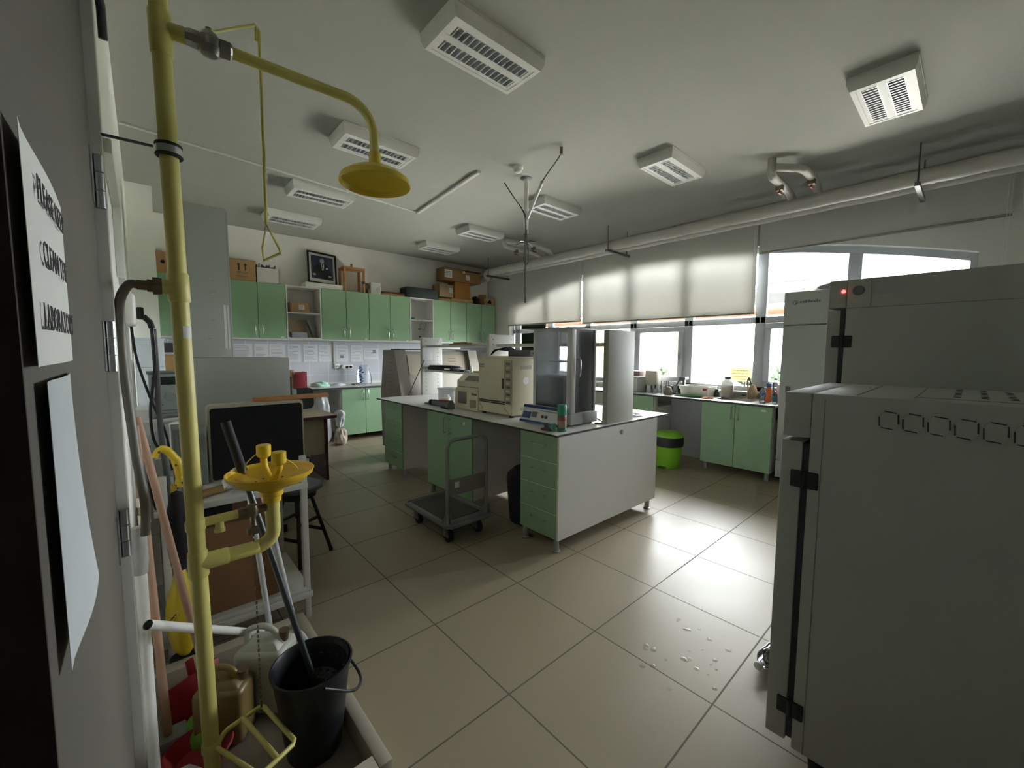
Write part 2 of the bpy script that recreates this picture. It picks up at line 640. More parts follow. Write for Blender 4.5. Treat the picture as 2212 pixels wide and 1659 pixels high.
for k, (x, y, r, lab) in enumerate(((19, 11.6, 1.1, 'round green shrub on the lawn just left of the big window mullion'), (23, 12.2, 0.9, 'green shrub on the lawn beyond the round one'),
                                    (26, 7.6, 1.3, 'green shrub on the lawn seen beside the yellow window notice'), (30, 6.5, 1.5, 'far green shrub on the lawn seen next to the tall grey fridge'))):
    m = MB()
    r_ = random.Random(k)
    for i in range(60):
        d = Vector((r_.gauss(0, 1), r_.gauss(0, 1), abs(r_.gauss(0, 1)))).normalized() * r * r_.uniform(0.5, 1)
        q = bmesh.ops.create_icosphere(m.bm, subdivisions=1, radius=r * r_.uniform(0.18, 0.3), matrix=Matrix.Translation(Vector((x, y, -0.35)) + d))
    tag(m.build('shrub', bush_m), lab, 'shrub')

# ------------------------------------------------------------------ closed door leaf beside the camera
leaf_m = mat('grey_door_paint', '625e57', 0.6, var=0.06, scale=3)
dk_m = mat('dark_brown_door_edge', '2f2320', 0.6)
d = MB().box(-0.115, -0.075, 0.513, 1.55, 0.02, 2.56, 0.003)
door = struct('door_1', d, leaf_m)
MB().box(-0.117, -0.073, 0.509, 0.5135, 0.02, 2.56).build('edge', dk_m, door)
for z in (1.9, 1.47, 0.95):
    h = MB()
    for q in range(3):
        h.cyl((-0.062, 1.556, z - 0.068 + q * 0.046), (-0.062, 1.556, z - 0.068 + q * 0.046 + 0.043), 0.011, seg=14)
    h.box(-0.078, -0.072, 1.49, 1.556, z - 0.065, z + 0.065)
    h.build('hinge', chrome, door)
fr = MB().box(-0.25, -0.052, 1.56, 1.615, 0, 2.62, 0.004)
fr.box(-0.25, -0.052, -0.62, -0.52, 0, 2.62, 0.004).box(-0.25, -0.052, -0.52, 1.56, 2.57, 2.62, 0.004)
struct('trim_4', fr, mat('door_frame_paint', 'cfcec6', 0.5))
dc = thing('door_closer', 'dark door closer at the top of the grey door', 'door closer', (-0.06, 1.3, 2.3))
MB().box(-0.073, -0.035, 1.18, 1.36, 2.36, 2.43, 0.006).build('body', mat('closer_grey', '5d5e60', 0.4, metal=0.5), dc)
MB().tube([(-0.05, 1.27, 2.36), (-0.035, 1.48, 2.30), (-0.035, 1.50, 2.235)], 0.009, 10).build('arm', MATS['closer_grey'], dc)

# paper notices on the door (curled at the edges)


def door_sheet(y0, y1, z0, z1, curl, low=0.0):
    def fn(u, v):
        y = y0 + (y1 - y0) * u
        z = z0 + (z1 - z0) * v
        b = 0.0015 + curl * math.sin(PI * u) + 0.006 * math.exp(-8 * u) + low * (1 - v) ** 2 * u
        return (-0.0745 + b, y, z)
    return fn


s = MB().sheet(door_sheet(0.53, 0.83, 1.447, 1.652, 0.004), 12, 8, 0.0004)
o = tag(s.build('paper_notice', paper), 'white paper notice lettered PLEASE CLEAN THE LABORATORY on grey door', 'notice')
rot = facing(1, 0)
for body, z, sz in (('PLEASE KEEP', 1.615, 0.034), ('CLEAN THE', 1.555, 0.034), ('LABORATORY', 1.492, 0.036)):
    text('lettering', body, sz, ink, o, (-0.0665, 0.685, z), rot, sx=0.92)
s = MB().sheet(door_sheet(0.565, 0.79, 1.15, 1.432, 0.006, 0.012), 10, 10, 0.0004)
tag(s.build('paper_notice', mat('wrinkled_paper', 'c9ced2', 0.7, var=0.1, scale=7)), 'blank wrinkled white sheet below the lettered notice on the grey door', 'notice')
# ================================================================== ceiling: lights, smoke detector, pipes, blinds
louvre_m = mat('louvre_reflector', 'd6d8da', 0.3, metal=0.35, var=0.02)
lamp_in = mat('light_fitting_interior', '8e9094', 0.35, metal=0.4)
tube_m = mat('fluorescent_tube_glass', 'e8e8e4', 0.3)


def ceiling_light():
    t = thing('ceiling_light', 'x', 'ceiling light', (0, 0, ZC))
    b = MB()
    b.frustum(0, 0, -0.02, 0, 0.66, 0.345, 0.66, 0.345, 0)
    W, D, H = 0.325, 0.165, -0.085
    # tapered rim, open below
    outer = [(-0.33, -0.17), (0.33, -0.17), (0.33, 0.17), (-0.33, 0.17)]
    low = [(-0.31, -0.155), (0.31, -0.155), (0.31, 0.155), (-0.31, 0.155)]
    inn = [(-0.285, -0.128), (0.285, -0.128), (0.285, 0.128), (-0.285, 0.128)]
    lv = [[b.bm.verts.new((x, y, z)) for x, y in p] for p, z in ((outer, -0.02), (outer, -0.045), (low, -0.085), (inn, -0.085), (inn, -0.078))]
    for A, B in zip(lv, lv[1:]):
        for i in range(4):
            b.bm.faces.new((A[i], A[(i + 1) % 4], B[(i + 1) % 4], B[i]))
    b.mi = 0
    b.box(-0.285, 0.285, -0.022, 0.022, -0.084, -0.07)
    b.box(-0.285, 0.285, -0.128, -0.105, -0.082, -0.07).box(-0.285, 0.285, 0.105, 0.128, -0.082, -0.07)
    b.box(-0.285, -0.262, -0.105, 0.105, -0.082, -0.07).box(0.262, 0.285, -0.105, 0.105, -0.082, -0.07)
    b.build('housing', mat('light_housing_white', 'd9d9d4', 0.45), t, local=True)
    r = MB()
    for s in (-1, 1):
        y0, y1 = sorted((s * 0.022, s * 0.105))
        r.box(-0.262, 0.262, y0, y1, -0.034, -0.03)
        for k in range(15):
            x = -0.25 + 0.5 * k / 14
            r.prism([(y0, -0.083), (y1, -0.083), (y1, -0.045), ((y0 + y1) / 2, -0.058), (y0, -0.045)], 'x', x - 0.003, x + 0.003)
        r.box(-0.262, 0.262, y0, y0 + 0.003, -0.083, -0.034).box(-0.262, 0.262, y1 - 0.003, y1, -0.083, -0.034)
    r.build('louvre', louvre_m, t, local=True)
    q = MB()
    for s in (-1, 1):
        q.cyl((-0.25, s * 0.063, -0.046), (0.25, s * 0.063, -0.046), 0.009, seg=10)
    q.build('tube', tube_m, t, local=True)
    return t


LY = [0.49, 2.02, 3.55, 5.02, 6.2]
LX = [1.585, 3.85]
cl = ceiling_light()
lights = [(0, 1, 'large twin tube ceiling light nearest the yellow shower, unlit'), (0, 2, 'twin tube ceiling light half hidden behind the yellow shower head'),
          (0, 3, 'twin tube ceiling light just beyond the yellow shower head'), (0, 4, 'farthest ceiling light on the shower side, above the framed portrait'),
          (1, 0, 'bright looking ceiling light near the pipes above the grey incubators'), (1, 1, 'ceiling light with gleaming louvres beside the U-shaped pipe loop'),
          (1, 2, 'ceiling light behind the white projector pole'), (1, 3, 'ceiling light between the projector pole and the back wall, pipe side'),
          (1, 4, 'small farthest ceiling light on the pipe side, near the stacked boxes'), (0, 0, None)]
first = True
for c, r, lab in lights:
    if lab is None:
        continue
    if first:
        o = cl
        o.location = (LX[c], LY[r], ZC)
        first = False
    else:
        o = dup(cl, (LX[c], LY[r], ZC))
    tag(o, lab, 'ceiling light', 'twin tube ceiling lights')

sd = thing('smoke_detector', 'round white smoke detector on the ceiling beside the projector pole', 'smoke detector', (2.81, 3.06, ZC))
MB().lathe([(0.0, 0.0), (0.05, 0.0), (0.05, -0.018), (0.046, -0.022), (0.0, -0.022)], (2.81, 3.06, ZC), 24).build('base', white_pl, sd)
MB().lathe([(0.038, -0.022), (0.042, -0.035), (0.03, -0.052), (0.018, -0.056), (0, -0.056)], (2.81, 3.06, ZC), 24).build('sensor', mat('detector_head', 'c8c8c2', 0.5), sd)

# projector pole without its projector
px, py = 3.055, 3.20
pm = thing('projector_mount', 'white projector pole hanging from the ceiling with an empty bracket', 'projector mount', (px, py, ZC))
MB().lathe([(0, 0), (0.06, 0), (0.06, -0.006), (0.03, -0.012), (0, -0.012)], (px, py, ZC), 24).build('ceiling_plate', mat('mount_grey', '77797b', 0.4, metal=0.4), pm)
MB().cyl((px, py, ZC - 0.012), (px, py, 2.69), 0.024).build('pole', white_pl, pm)
m = MB().cyl((px, py, 2.695), (px, py, 2.64), 0.02).cyl((px, py, 2.64), (px, py, 2.60), 0.012, 0.018)
for a in (0.3, 1.9, 3.4, 5.0):
    m.tube([(px, py, 2.60), (px + 0.06 * math.cos(a), py + 0.06 * math.sin(a), 2.605), (px + 0.12 * math.cos(a), py + 0.12 * math.sin(a), 2.59)], 0.006, 8)
m.build('bracket', MATS['mount_grey'], pm)
cb = MB().tube(smooth_path([(2.91, 3.38, 3.22), (2.96, 3.32, 3.1), (3.025, 3.19, 2.88), (3.028, 3.18, 2.7), (3.0, 3.16, 2.55), (2.995, 3.16, 2.40), (3.02, 3.15, 2.36), (3.045, 3.15, 2.44), (3.035, 3.17, 2.7)], 6), 0.006, 8)
tag(cb.build('cable', mat('grey_cable', '6d6a66', 0.6)), 'grey looped cable hanging down along the projector pole', 'cable')
cb = MB().tube(smooth_path([(3.035, 3.165, 2.72), (3.01, 3.15, 2.5), (2.99, 3.14, 2.3), (3.0, 3.15, 2.12), (3.005, 3.15, 2.02)], 6), 0.0055, 8)
cb.cyl((3.005, 3.15, 2.02), (3.005, 3.15, 1.965), 0.013)
tag(cb.build('cable', MATS['grey_cable']), 'long grey cable with a plug dangling below the projector pole', 'cable')
cd = thing('cable_duct', 'white sloping cable conduit from the ceiling hook to the projector pole', 'cable duct', (2.83, 2.52, ZC))
MB().cyl((2.93, 2.85, 3.08), (3.04, 3.17, 2.83), 0.017).build('conduit', white_pl, cd)
MB().cyl((2.83, 2.52, ZC), (2.83, 2.52, 3.19), 0.013).tube(smooth_path([(2.83, 2.52, 3.2), (2.85, 2.6, 3.16), (2.90, 2.75, 3.12), (2.93, 2.85, 3.08)], 5), 0.006, 8).build('hook', MATS['grey_cable'], cd)
ct = MB().box(2.72, 2.76, 3.38, 4.92, ZC - 0.022, ZC, 0.003)
ct.M = Matrix.Translation((2.74, 4.9, 0)) @ Matrix.Rotation(math.radians(-6), 4, 'Z') @ Matrix.Translation((-2.74, -4.9, 0))
ct2 = MB()
ct2.M = ct.M
ct2.box(2.72, 2.76, 3.38, 4.92, ZC - 0.022, ZC, 0.003)
ct.bm.free()
tag(ct2.build('cable_trunking', mat('trunking_white', 'cfcfca', 0.5)), 'white cable trunking on the ceiling ending near the projector pole', 'cable trunking')
tr = MB()
tr.M = Matrix.Translation((-0.055, 4.6, 0)) @ Matrix.Rotation(math.radians(6.1), 4, 'Z')
tr.box(0, 2.80, -0.012, 0.012, ZC - 0.014, ZC, 0.002)
tag(tr.build('cable_trunking', MATS['trunking_white']), 'thin long white cable trunking crossing the ceiling from the door-side wall', 'cable trunking')

# heating pipes along the window wall
lag = mat('pipe_lagging_paint', 'bdbab4', 0.55, var=0.05, scale=8, bump=0.25, bscale=14)
for x, r, z, lab in ((5.12, 0.068, 2.985, 'thick pale heating pipe under the ceiling, room side of the pair'), (5.42, 0.052, 3.0, 'thinner pale heating pipe under the ceiling, window side of the pair')):
    m = MB()
    xe = x + (0.36 if r > 0.06 else 0.19)
    pts = [(x + 0.004 * math.sin(i * 1.3) + (xe - x) * min(1, max(0, (-2.6 + 9.85 * i / 60 - 6.5) / 0.35)), -2.6 + 9.85 * i / 60, z + 0.003 * math.sin(i * 2.1)) for i in range(61)]
    m.tube(pts, r, 16)
    for i in range(8):
        y = -1.9 + i * 1.1
        m.cyl((x, y, z), (x, y + 0.03, z), r + 0.004, seg=16)
    tag(m.build('heating_pipe', lag), lab, 'pipe')
hm = mat('hanger_steel', '6f706f', 0.5, metal=0.6)
for k, y in enumerate((0.40, 3.56, 6.3)):
    t = thing('pipe_hanger', ['steel pipe hanger above the grey incubators', 'steel pipe hanger near the middle of the arched window', 'steel pipe hanger near the back wall and stacked boxes'][k], 'pipe hanger', (5.12, y, ZC))
    MB().cyl((5.02, y, 2.9), (5.02, y, ZC), 0.006, seg=8).build('rod', hm, t)
    MB().cyl((5.5, y, 2.9), (5.5, y, ZC), 0.006, seg=8).build('rod', hm, t)
    MB().box(4.98, 5.56, y - 0.018, y + 0.018, 2.882, 2.915, 0.003).build('rail', hm, t)
for k, (y, x0, lab) in enumerate(((1.24, 4.45, 'U-shaped pale pipe loop with two red valves rising to the ceiling'), (4.88, 4.30, 'pale pipe loop with small dark valves behind the projector pole'))):
    t = thing('pipe_loop', lab, 'pipe', (x0, y, ZC))
    w = 0.11
    m = MB()
    m.tube(smooth_path([(5.12, y + w, 3.05), (4.98, y + w, 3.09), (x0 + 0.2, y + w, 3.10), (x0 + 0.05, y + w, 3.10), (x0, y + w, 3.13), (x0 - 0.01, y + w, 3.25)], 6), 0.036, 14)
    m.tube(smooth_path([(5.15, y - w, 3.05), (5.0, y - w, 3.13), (x0 + 0.35, y - w, 3.14), (x0 + 0.16, y - w + 0.02, 3.15), (x0 + 0.09, y - w + 0.09, 3.16), (x0 + 0.03, y + w * 0.5, 3.17), (x0 + 0.01, y + w + 0.02, 3.19)], 6), 0.036, 14)
    m.build('pipe', lag, t)
    for s, xx, zz in ((1, x0 + 0.25, 3.06), (-1, x0 + 0.42, 3.10)):
        v = MB().box(xx - 0.03, xx + 0.03, y + s * w - 0.03, y + s * w + 0.03, zz - 0.03, zz + 0.03, 0.008).cyl((xx, y + s * w, zz), (xx, y + s * w, zz - 0.05), 0.008, seg=10)
        vb = v.build('valve', brass, t)
        MB().box(xx - 0.035, xx + 0.05, y + s * w - 0.01, y + s * w + 0.01, zz - 0.058, zz - 0.046, 0.003).build('lever', mat('red_lever', '8c3b36', 0.5), vb)

# roller blinds
blind_m = blind_mat('blind_fabric', 'e0dfda', 0.34)
bar_m = mat('blind_bar', '8f8b80', 0.5)
for y0, y1, zb, lab in ((4.585, 6.49, 2.0, 'narrow beige roller blind lowered in front of the arch next to the cabinets'), (1.845, 4.55, 1.958, 'widest beige roller blind lowered in front of the arched window middle'),
                        (-0.16, 1.825, 2.685, 'beige roller blind rolled up highest, above the bright uncovered glass')):
    t = thing('roller_blind', lab, 'blind', (5.715, (y0 + y1) / 2, 3.14), group='beige roller blinds over the arched window')
    MB().box(5.712, 5.7135, y0, y1, zb, 3.12).build('fabric', blind_m, t)
    MB().box(5.704, 5.722, y0, y1, zb - 0.022, zb, 0.004).build('bottom_bar', bar_m, t)
    MB().cyl((5.715, y0, 3.13), (5.715, y1, 3.13), 0.025).box(5.69, 5.749, y0 - 0.01, y0, 3.09, 3.18).box(5.69, 5.749, y1, y1 + 0.01, 3.09, 3.18).build('roller', white_pl, t)
    MB().tube([(5.70, y0 + 0.012, 3.13), (5.70, y0 + 0.012, 1.72 if zb < 2.3 else 2.0), (5.695, y0 + 0.022, 1.70 if zb < 2.3 else 1.98), (5.70, y0 + 0.032, 1.72 if zb < 2.3 else 2.0), (5.70, y0 + 0.032, 3.13)], 0.0022, 6).build('chain', white_pl, t)
# ================================================================== cabinets on the back wall
hand_m = mat('satin_handle', 'b8bab8', 0.3, metal=0.8)


def bar_handle(p, axis, L, out, r=0.006, proj=0.03):
    """Arched bar handle centred at p, running along axis, standing off along out."""
    p, a, o = Vector(p), Vector(axis), Vector(out)
    A, B = p - a * L / 2, p + a * L / 2
    m = MB()
    m.tube([A, A + o * proj * 0.8, A + o * proj + a * 0.012, B + o * proj - a * 0.012, B + o * proj * 0.8, B], r, 8)
    return m


def tagplate(p, n, parent, w=0.045, h=0.02):
    p, n = Vector(p), Vector(n)
    r = Vector((0, 0, 1)).cross(n)
    m = MB()
    a, b = p - r * w / 2 - Vector((0, 0, h / 2)), p + r * w / 2 + Vector((0, 0, h / 2))
    b = b + n * 0.0012
    m.box(min(a.x, b.x), max(a.x, b.x), min(a.y, b.y), max(a.y, b.y), a.z, b.z)
    return m.build('label_plate', white_pl, parent)


UZ0, UZ1, UY = 1.635, 2.435, 6.92


def wall_cabinet(x0, x1, lab, plate=True):
    t = thing('wall_cabinet', lab, 'cabinet', ((x0 + x1) / 2, UY, UZ0), group='green wall cabinets')
    MB().box(x0, x1, UY + 0.018, YB - 0.009, UZ0, UZ1).build('body', mel_white, t)
    xm = (x0 + x1) / 2
    for a, b, hx in ((x0 + 0.002, xm - 0.004, xm - 0.045), (xm + 0.004, x1 - 0.006, xm + 0.045)):
        d = MB().box(a, b, UY, UY + 0.018, UZ0 + 0.003, UZ1 - 0.002, 0.0015, 1).build('door', green, t)
        bar_handle((hx, UY, UZ0 + 0.125), (0, 0, 1), 0.16, (0, -1, 0)).build('handle', hand_m, d)
    if plate:
        tagplate((x1 - 0.06, UY - 0.0002, UZ0 + 0.016), (0, -1, 0), t)


wall_cabinet(0.165, 0.90, 'green double wall cabinet partly hidden by the yellow pole and grey locker', False)
wall_cabinet(0.902, 1.637, 'green double wall cabinet under the fragile carton, beside the grey locker')
wall_cabinet(2.145, 2.915, 'green double wall cabinet under the framed portrait')
wall_cabinet(2.917, 3.685, 'green double wall cabinet under the small white carton')
wall_cabinet(4.185, 4.95, 'green double wall cabinet under the stacked brown cartons', False)
wall_cabinet(4.952, 5.712, 'green double wall cabinet in the corner by the window wall', False)


def open_shelf(x0, x1, lab):
    t = thing('open_wall_shelf', lab, 'shelf', ((x0 + x1) / 2, UY, UZ0))
    m = MB()
    w = 0.018
    m.box(x0, x0 + w, UY, YB - 0.009, UZ0, UZ1).box(x1 - w, x1, UY, YB - 0.009, UZ0, UZ1)
    m.box(x0 + w, x1 - w, UY, YB - 0.009, UZ0, UZ0 + w).box(x0 + w, x1 - w, UY, YB - 0.009, UZ1 - w, UZ1)
    m.box(x0 + w, x1 - w, YB - 0.017, YB - 0.009, UZ0 + w, UZ1 - w)
    m.build('carcass', mel_white, t)
    MB().box(x0 + w, x1 - w, UY + 0.01, YB - 0.017, 2.02, 2.038).build('shelf_board', mel_white, t)


open_shelf(1.64, 2.142, 'open white shelf unit holding a small brown carton and a leaning board')
open_shelf(3.688, 4.182, 'open white shelf unit with a hanging thin cable and a green box')
tag(MB().box(0.165, 5.712, UY + 0.03, YB - 0.009, UZ0 - 0.022, UZ0 - 0.001).build('cabinet_rail', mel_white), 'long white rail under the green wall cabinets', 'rail')


def carton(name, lab, x0, x1, y0, y1, z0, z1, m=None, rz=0.0, group=None, extra=None, open_top=False):
    cx, cy = (x0 + x1) / 2, (y0 + y1) / 2
    t = thing(name, lab, 'box', (cx, cy, z0), rz, group)
    R = Matrix.Translation((cx, cy, 0)) @ Matrix.Rotation(rz, 4, 'Z') @ Matrix.Translation((-cx, -cy, 0))
    b = MB()
    b.M = R
    if open_top:
        w = 0.006
        b.box(x0, x1, y0, y1, z0, z0 + w).box(x0, x0 + w, y0, y1, z0, z1).box(x1 - w, x1, y0, y1, z0, z1)
        b.box(x0, x1, y0, y0 + w, z0, z1).box(x0, x1, y1 - w, y1, z0, z1)
    else:
        b.box(x0, x1, y0, y1, z0, z1, 0.006)
    b.build('body', m or cardboard, t)
    if extra:
        extra(t, R)
    return t


tape_m = mat('packing_tape', '8f6b45', 0.4)
T0 = UZ1


def ex_fragile(t, R):
    r = facing(0, -1)
    m = MB()
    for x in (1.06, 1.14):
        m.prism([(x - 0.008, T0 + 0.14), (x + 0.008, T0 + 0.14), (x + 0.008, T0 + 0.215), (x + 0.022, T0 + 0.215), (x, T0 + 0.245), (x - 0.022, T0 + 0.215), (x - 0.008, T0 + 0.215)], 'y', 6.937, 6.9395)
    m.box(1.04, 1.17, 6.937, 6.9395, T0 + 0.115, T0 + 0.122).box(1.04, 1.17, 6.937, 6.9395, T0 + 0.095, T0 + 0.098)
    m.build('arrow_print', ink, t)
    text('lettering', 'FRAGILE', 0.035, ink, t, (1.1, 6.9385, T0 + 0.06), r)
    MB().box(0.925, 1.265, 6.945, 7.20, T0 + 0.289, T0 + 0.292).build('tape', tape_m, t)


carton('cardboard_box', 'brown carton with two up arrows and FRAGILE print on the wall cabinets', 0.925, 1.265, 6.94, 7.22, T0, T0 + 0.29, extra=ex_fragile)
carton('cardboard_box', 'brown carton with a round hole on the cabinet behind the yellow pole', 0.17, 0.52, 6.94, 7.22, T0, T0 + 0.27,
       extra=lambda t, R: MB().cyl((0.245, 6.937, T0 + 0.14), (0.245, 6.941, T0 + 0.14), 0.022).build('hand_hole', black_pl, t))
wc = carton('white_carton', 'open white carton packed with torn grey papers on the wall cabinets', 1.275, 1.565, 6.94, 7.20, T0, T0 + 0.215, m=mat('white_carton_board', 'd9d6cf', 0.8), open_top=True)
m = MB()
rr = random.Random(3)
for i in range(26):
    x = 1.285 + 0.27 * i / 26
    y = 6.95 + rr.uniform(0, 0.16)
    h = rr.uniform(0.23, 0.285)
    m.box(x, x + 0.006, y, y + 0.06, T0 + 0.01, T0 + h)
tag(m.build('paper_bundle', mat('old_papers', '9a8f84', 0.9, var=0.3, scale=30)), 'torn grey paper sheets sticking out of the white carton', 'papers', kind='stuff')

ps = MB().box(1.93, 2.49, 6.95, 7.2, T0 + 0.001, T0 + 0.085, 0.008)
tag(ps.build('foam_slab', mat('white_foam', 'e9e7df', 0.8)), 'white foam slab under the framed portrait', 'foam slab')
# framed portrait, leaning on the wall
t = thing('framed_portrait', 'framed black and white portrait of a seated man in a dark suit', 'picture', (2.22, 7.1, T0 + 0.085))
tilt = Matrix.Translation((2.225, 7.075, T0 + 0.087)) @ Matrix.Rotation(math.radians(3.5), 4, 'Y') @ Matrix.Rotation(math.radians(-14), 4, 'X')
fm = MB()
fm.M = tilt
fw, fh = 0.225, 0.54
for b_ in ((-fw, fw, -0.012, 0.012, 0, 0.028), (-fw, fw, -0.012, 0.012, fh - 0.028, fh), (-fw, -fw + 0.028, -0.012, 0.012, 0.028, fh - 0.028), (fw - 0.028, fw, -0.012, 0.012, 0.028, fh - 0.028)):
    fm.box(*b_, 0.003)
fm.build('frame', mat('dark_frame_wood', '2e2524', 0.4), t)


def flat(pts, d, mm, nm):
    q = MB()
    q.M = tilt
    q.prism(pts, 'y', -0.004 - d, -0.003 - d + 0.0003)
    return q.build(nm, mm, t)


def ell(cx, cz, a, b, n=20):
    return [(cx + a * math.cos(2 * PI * i / n), cz + b * math.sin(2 * PI * i / n)) for i in range(n)]


flat([(-fw + 0.026, 0.026), (fw - 0.026, 0.026), (fw - 0.026, fh - 0.026), (-fw + 0.026, fh - 0.026)], 0, mat('picture_mount', 'd8d5cc', 0.7), 'mount')
dk = mat('photo_backdrop', '3a4058', 0.35, var=0.3, scale=5)
p = flat([(-0.17, 0.085), (0.17, 0.085), (0.17, 0.475), (-0.17, 0.475)], 0.001, dk, 'photo')
for nm, pts, d, c in (('suit', [(-0.165, 0.12), (-0.14, 0.24), (-0.10, 0.31), (-0.02, 0.345), (0.04, 0.345), (0.09, 0.31), (0.13, 0.24), (0.16, 0.12), (0.1, 0.095), (-0.1, 0.095)], 0.002, '15171d'),
                      ('shirt', [(-0.025, 0.345), (0.03, 0.345), (0.03, 0.30), (0.015, 0.235), (0.0, 0.235)], 0.003, 'd5d5d6'),
                      ('tie', [(-0.006, 0.34), (0.012, 0.34), (0.012, 0.27), (0.004, 0.25), (-0.002, 0.27)], 0.004, '2b2d35'),
                      ('face', ell(0.0, 0.395, 0.034, 0.045), 0.003, 'b9b9bd'), ('hair', [(-0.034, 0.40), (-0.032, 0.43), (-0.01, 0.447), (0.02, 0.445), (0.036, 0.42), (0.03, 0.425), (0.0, 0.43), (-0.025, 0.42)], 0.0045, '6f727c'),
                      ('pocket_square', [(0.055, 0.285), (0.085, 0.295), (0.09, 0.265), (0.06, 0.26)], 0.003, 'd5d5d6'),
                      ('hand', ell(-0.125, 0.15, 0.025, 0.02, 12), 0.003, 'a9a9ae'), ('hand', ell(0.115, 0.145, 0.027, 0.018, 12), 0.003, 'a9a9ae')):
    q = MB()
    q.M = tilt
    q.prism(pts, 'y', -0.004 - d, -0.003 - d)
    q.build(nm, mat('photo_' + nm + c, c, 0.4), p)

# wooden open frame stand
t = thing('wooden_stand', 'tall open wooden frame with a peg on top on the wall cabinets', 'wooden stand', (2.69, 7.06, T0))
m = MB()
for x in (2.53, 2.85):
    for y in (6.955, 7.17):
        m.box(x - 0.016, x + 0.016, y - 0.016, y + 0.016, T0, T0 + 0.37, 0.002)
m.build('leg', wood, t)
MB().box(2.51, 2.87, 6.935, 7.19, T0 + 0.37, T0 + 0.40, 0.002).build('top', wood, t)
MB().box(2.675, 2.705, 7.05, 7.08, T0 + 0.40, T0 + 0.475, 0.002).build('peg', wood, t)
MB().lathe([(0, -0.02), (0.02, -0.015), (0.03, 0.0), (0.025, 0.018), (0, 0.02)], (2.835, 6.93, T0 + 0.16)).build('knob', mat('dark_knob', '4b3a33', 0.5), t)

carton('white_carton', 'small white carton with a printed triangle beside the wooden frame', 2.965, 3.145, 6.94, 7.12, T0, T0 + 0.19, m=MATS['white_carton_board'],
       extra=lambda t, R: MB().prism([(3.0, T0 + 0.03), (3.13, T0 + 0.03), (3.13, T0 + 0.15)], 'y', 6.937, 6.9395).build('print', mat('faint_print', 'bdbdbd', 0.8), t))
fan = MB()
for i in range(5):
    fan.lathe([(0.055 - i * 0.008, 0), (0.058 - i * 0.008, 0.006), (0.052 - i * 0.008, 0.006)], (2.91, 6.99, T0 + 0.115), 20, Matrix.Translation((2.91, 6.99, T0 + 0.115)) @ Matrix.Rotation(PI / 2, 4, 'X') @ Matrix.Translation((-2.91, -6.99, -T0 - 0.115)))
fan.cyl((2.91, 6.99, T0), (2.91, 6.99, T0 + 0.06), 0.02)
tag(fan.build('small_fan', MATS['dark_knob']), 'small dark round gadget squeezed between wooden frame and white carton', 'gadget')
for k, (z, dx) in enumerate(((0, 0), (0.035, 0.03))):
    tag(MB().box(3.16 + dx, 3.60 + dx * 0.3, 6.95 + dx, 7.2, T0 + z + 0.001, T0 + z + 0.032, 0.002).build('flat_cardboard', MATS['cardboard'] if k == 0 else mat('brown_card', '7b5c45', 0.8)),
        ['flat brown cardboard piece beside the small white carton, lower', 'flat dark brown cardboard lying on the lower flat piece'][k], 'cardboard')
fb = MB().box(3.635, 4.29, 6.93, 7.21, T0 + 0.001, T0 + 0.19, 0.006)
tag(fb.build('black_case', mat('dark_green_case', '2d3634', 0.6)), 'long dark flat case on the open shelf unit beside the cartons', 'case')


def ex_label(x, z, w, h, y=6.939):
    def f(t, R):
        q = MB()
        q.M = R
        q.box(x - w / 2, x + w / 2, y - 0.002, y, z - h / 2, z + h / 2)
        lb = q.build('label', paper, t)
        q = MB()
        q.M = R
        for i in range(4):
            q.box(x - w * 0.4, x + w * 0.3, y - 0.0028, y - 0.002, z - h * 0.35 + i * h * 0.2, z - h * 0.35 + i * h * 0.2 + h * 0.05)
        q.build('print', ink, lb)
    return f


carton('flat_carton', 'flat brown carton lying under the pale carton with a label', 4.30, 4.60, 6.95, 7.2, T0 + 0.001, T0 + 0.05, m=cardboard)
carton('flat_carton', 'flat pale carton lying under the tall orange brown carton', 4.605, 5.14, 6.95, 7.2, T0 + 0.001, T0 + 0.075, m=cardboard2)
carton('cardboard_box', 'pale carton with a white barcode label beside the dark case', 4.33, 4.65, 6.94, 7.2, T0 + 0.078, T0 + 0.32, m=mat('grey_brown_carton', 'a18c6c', 0.85, var=0.08), extra=ex_label(4.59, T0 + 0.21, 0.07, 0.1))
carton('cardboard_box', 'plain orange brown carton below the long taped carton', 4.69, 5.07, 6.95, 7.2, T0 + 0.078, T0 + 0.40, m=mat('orange_carton', 'a9783f', 0.85, var=0.05))


def ex_long(t, R):
    ex_label(4.98, T0 + 0.50, 0.09, 0.10, 6.919)(t, R)
    ex_label(4.89, T0 + 0.60, 0.06, 0.05, 6.919)(t, R)
    ex_label(4.52, T0 + 0.53, 0.17, 0.15, 6.919)(t, R)
    q = MB()
    q.box(4.86, 5.30, 6.917, 6.9195, T0 + 0.618, T0 + 0.634)
    q.build('slot', black_pl, t)


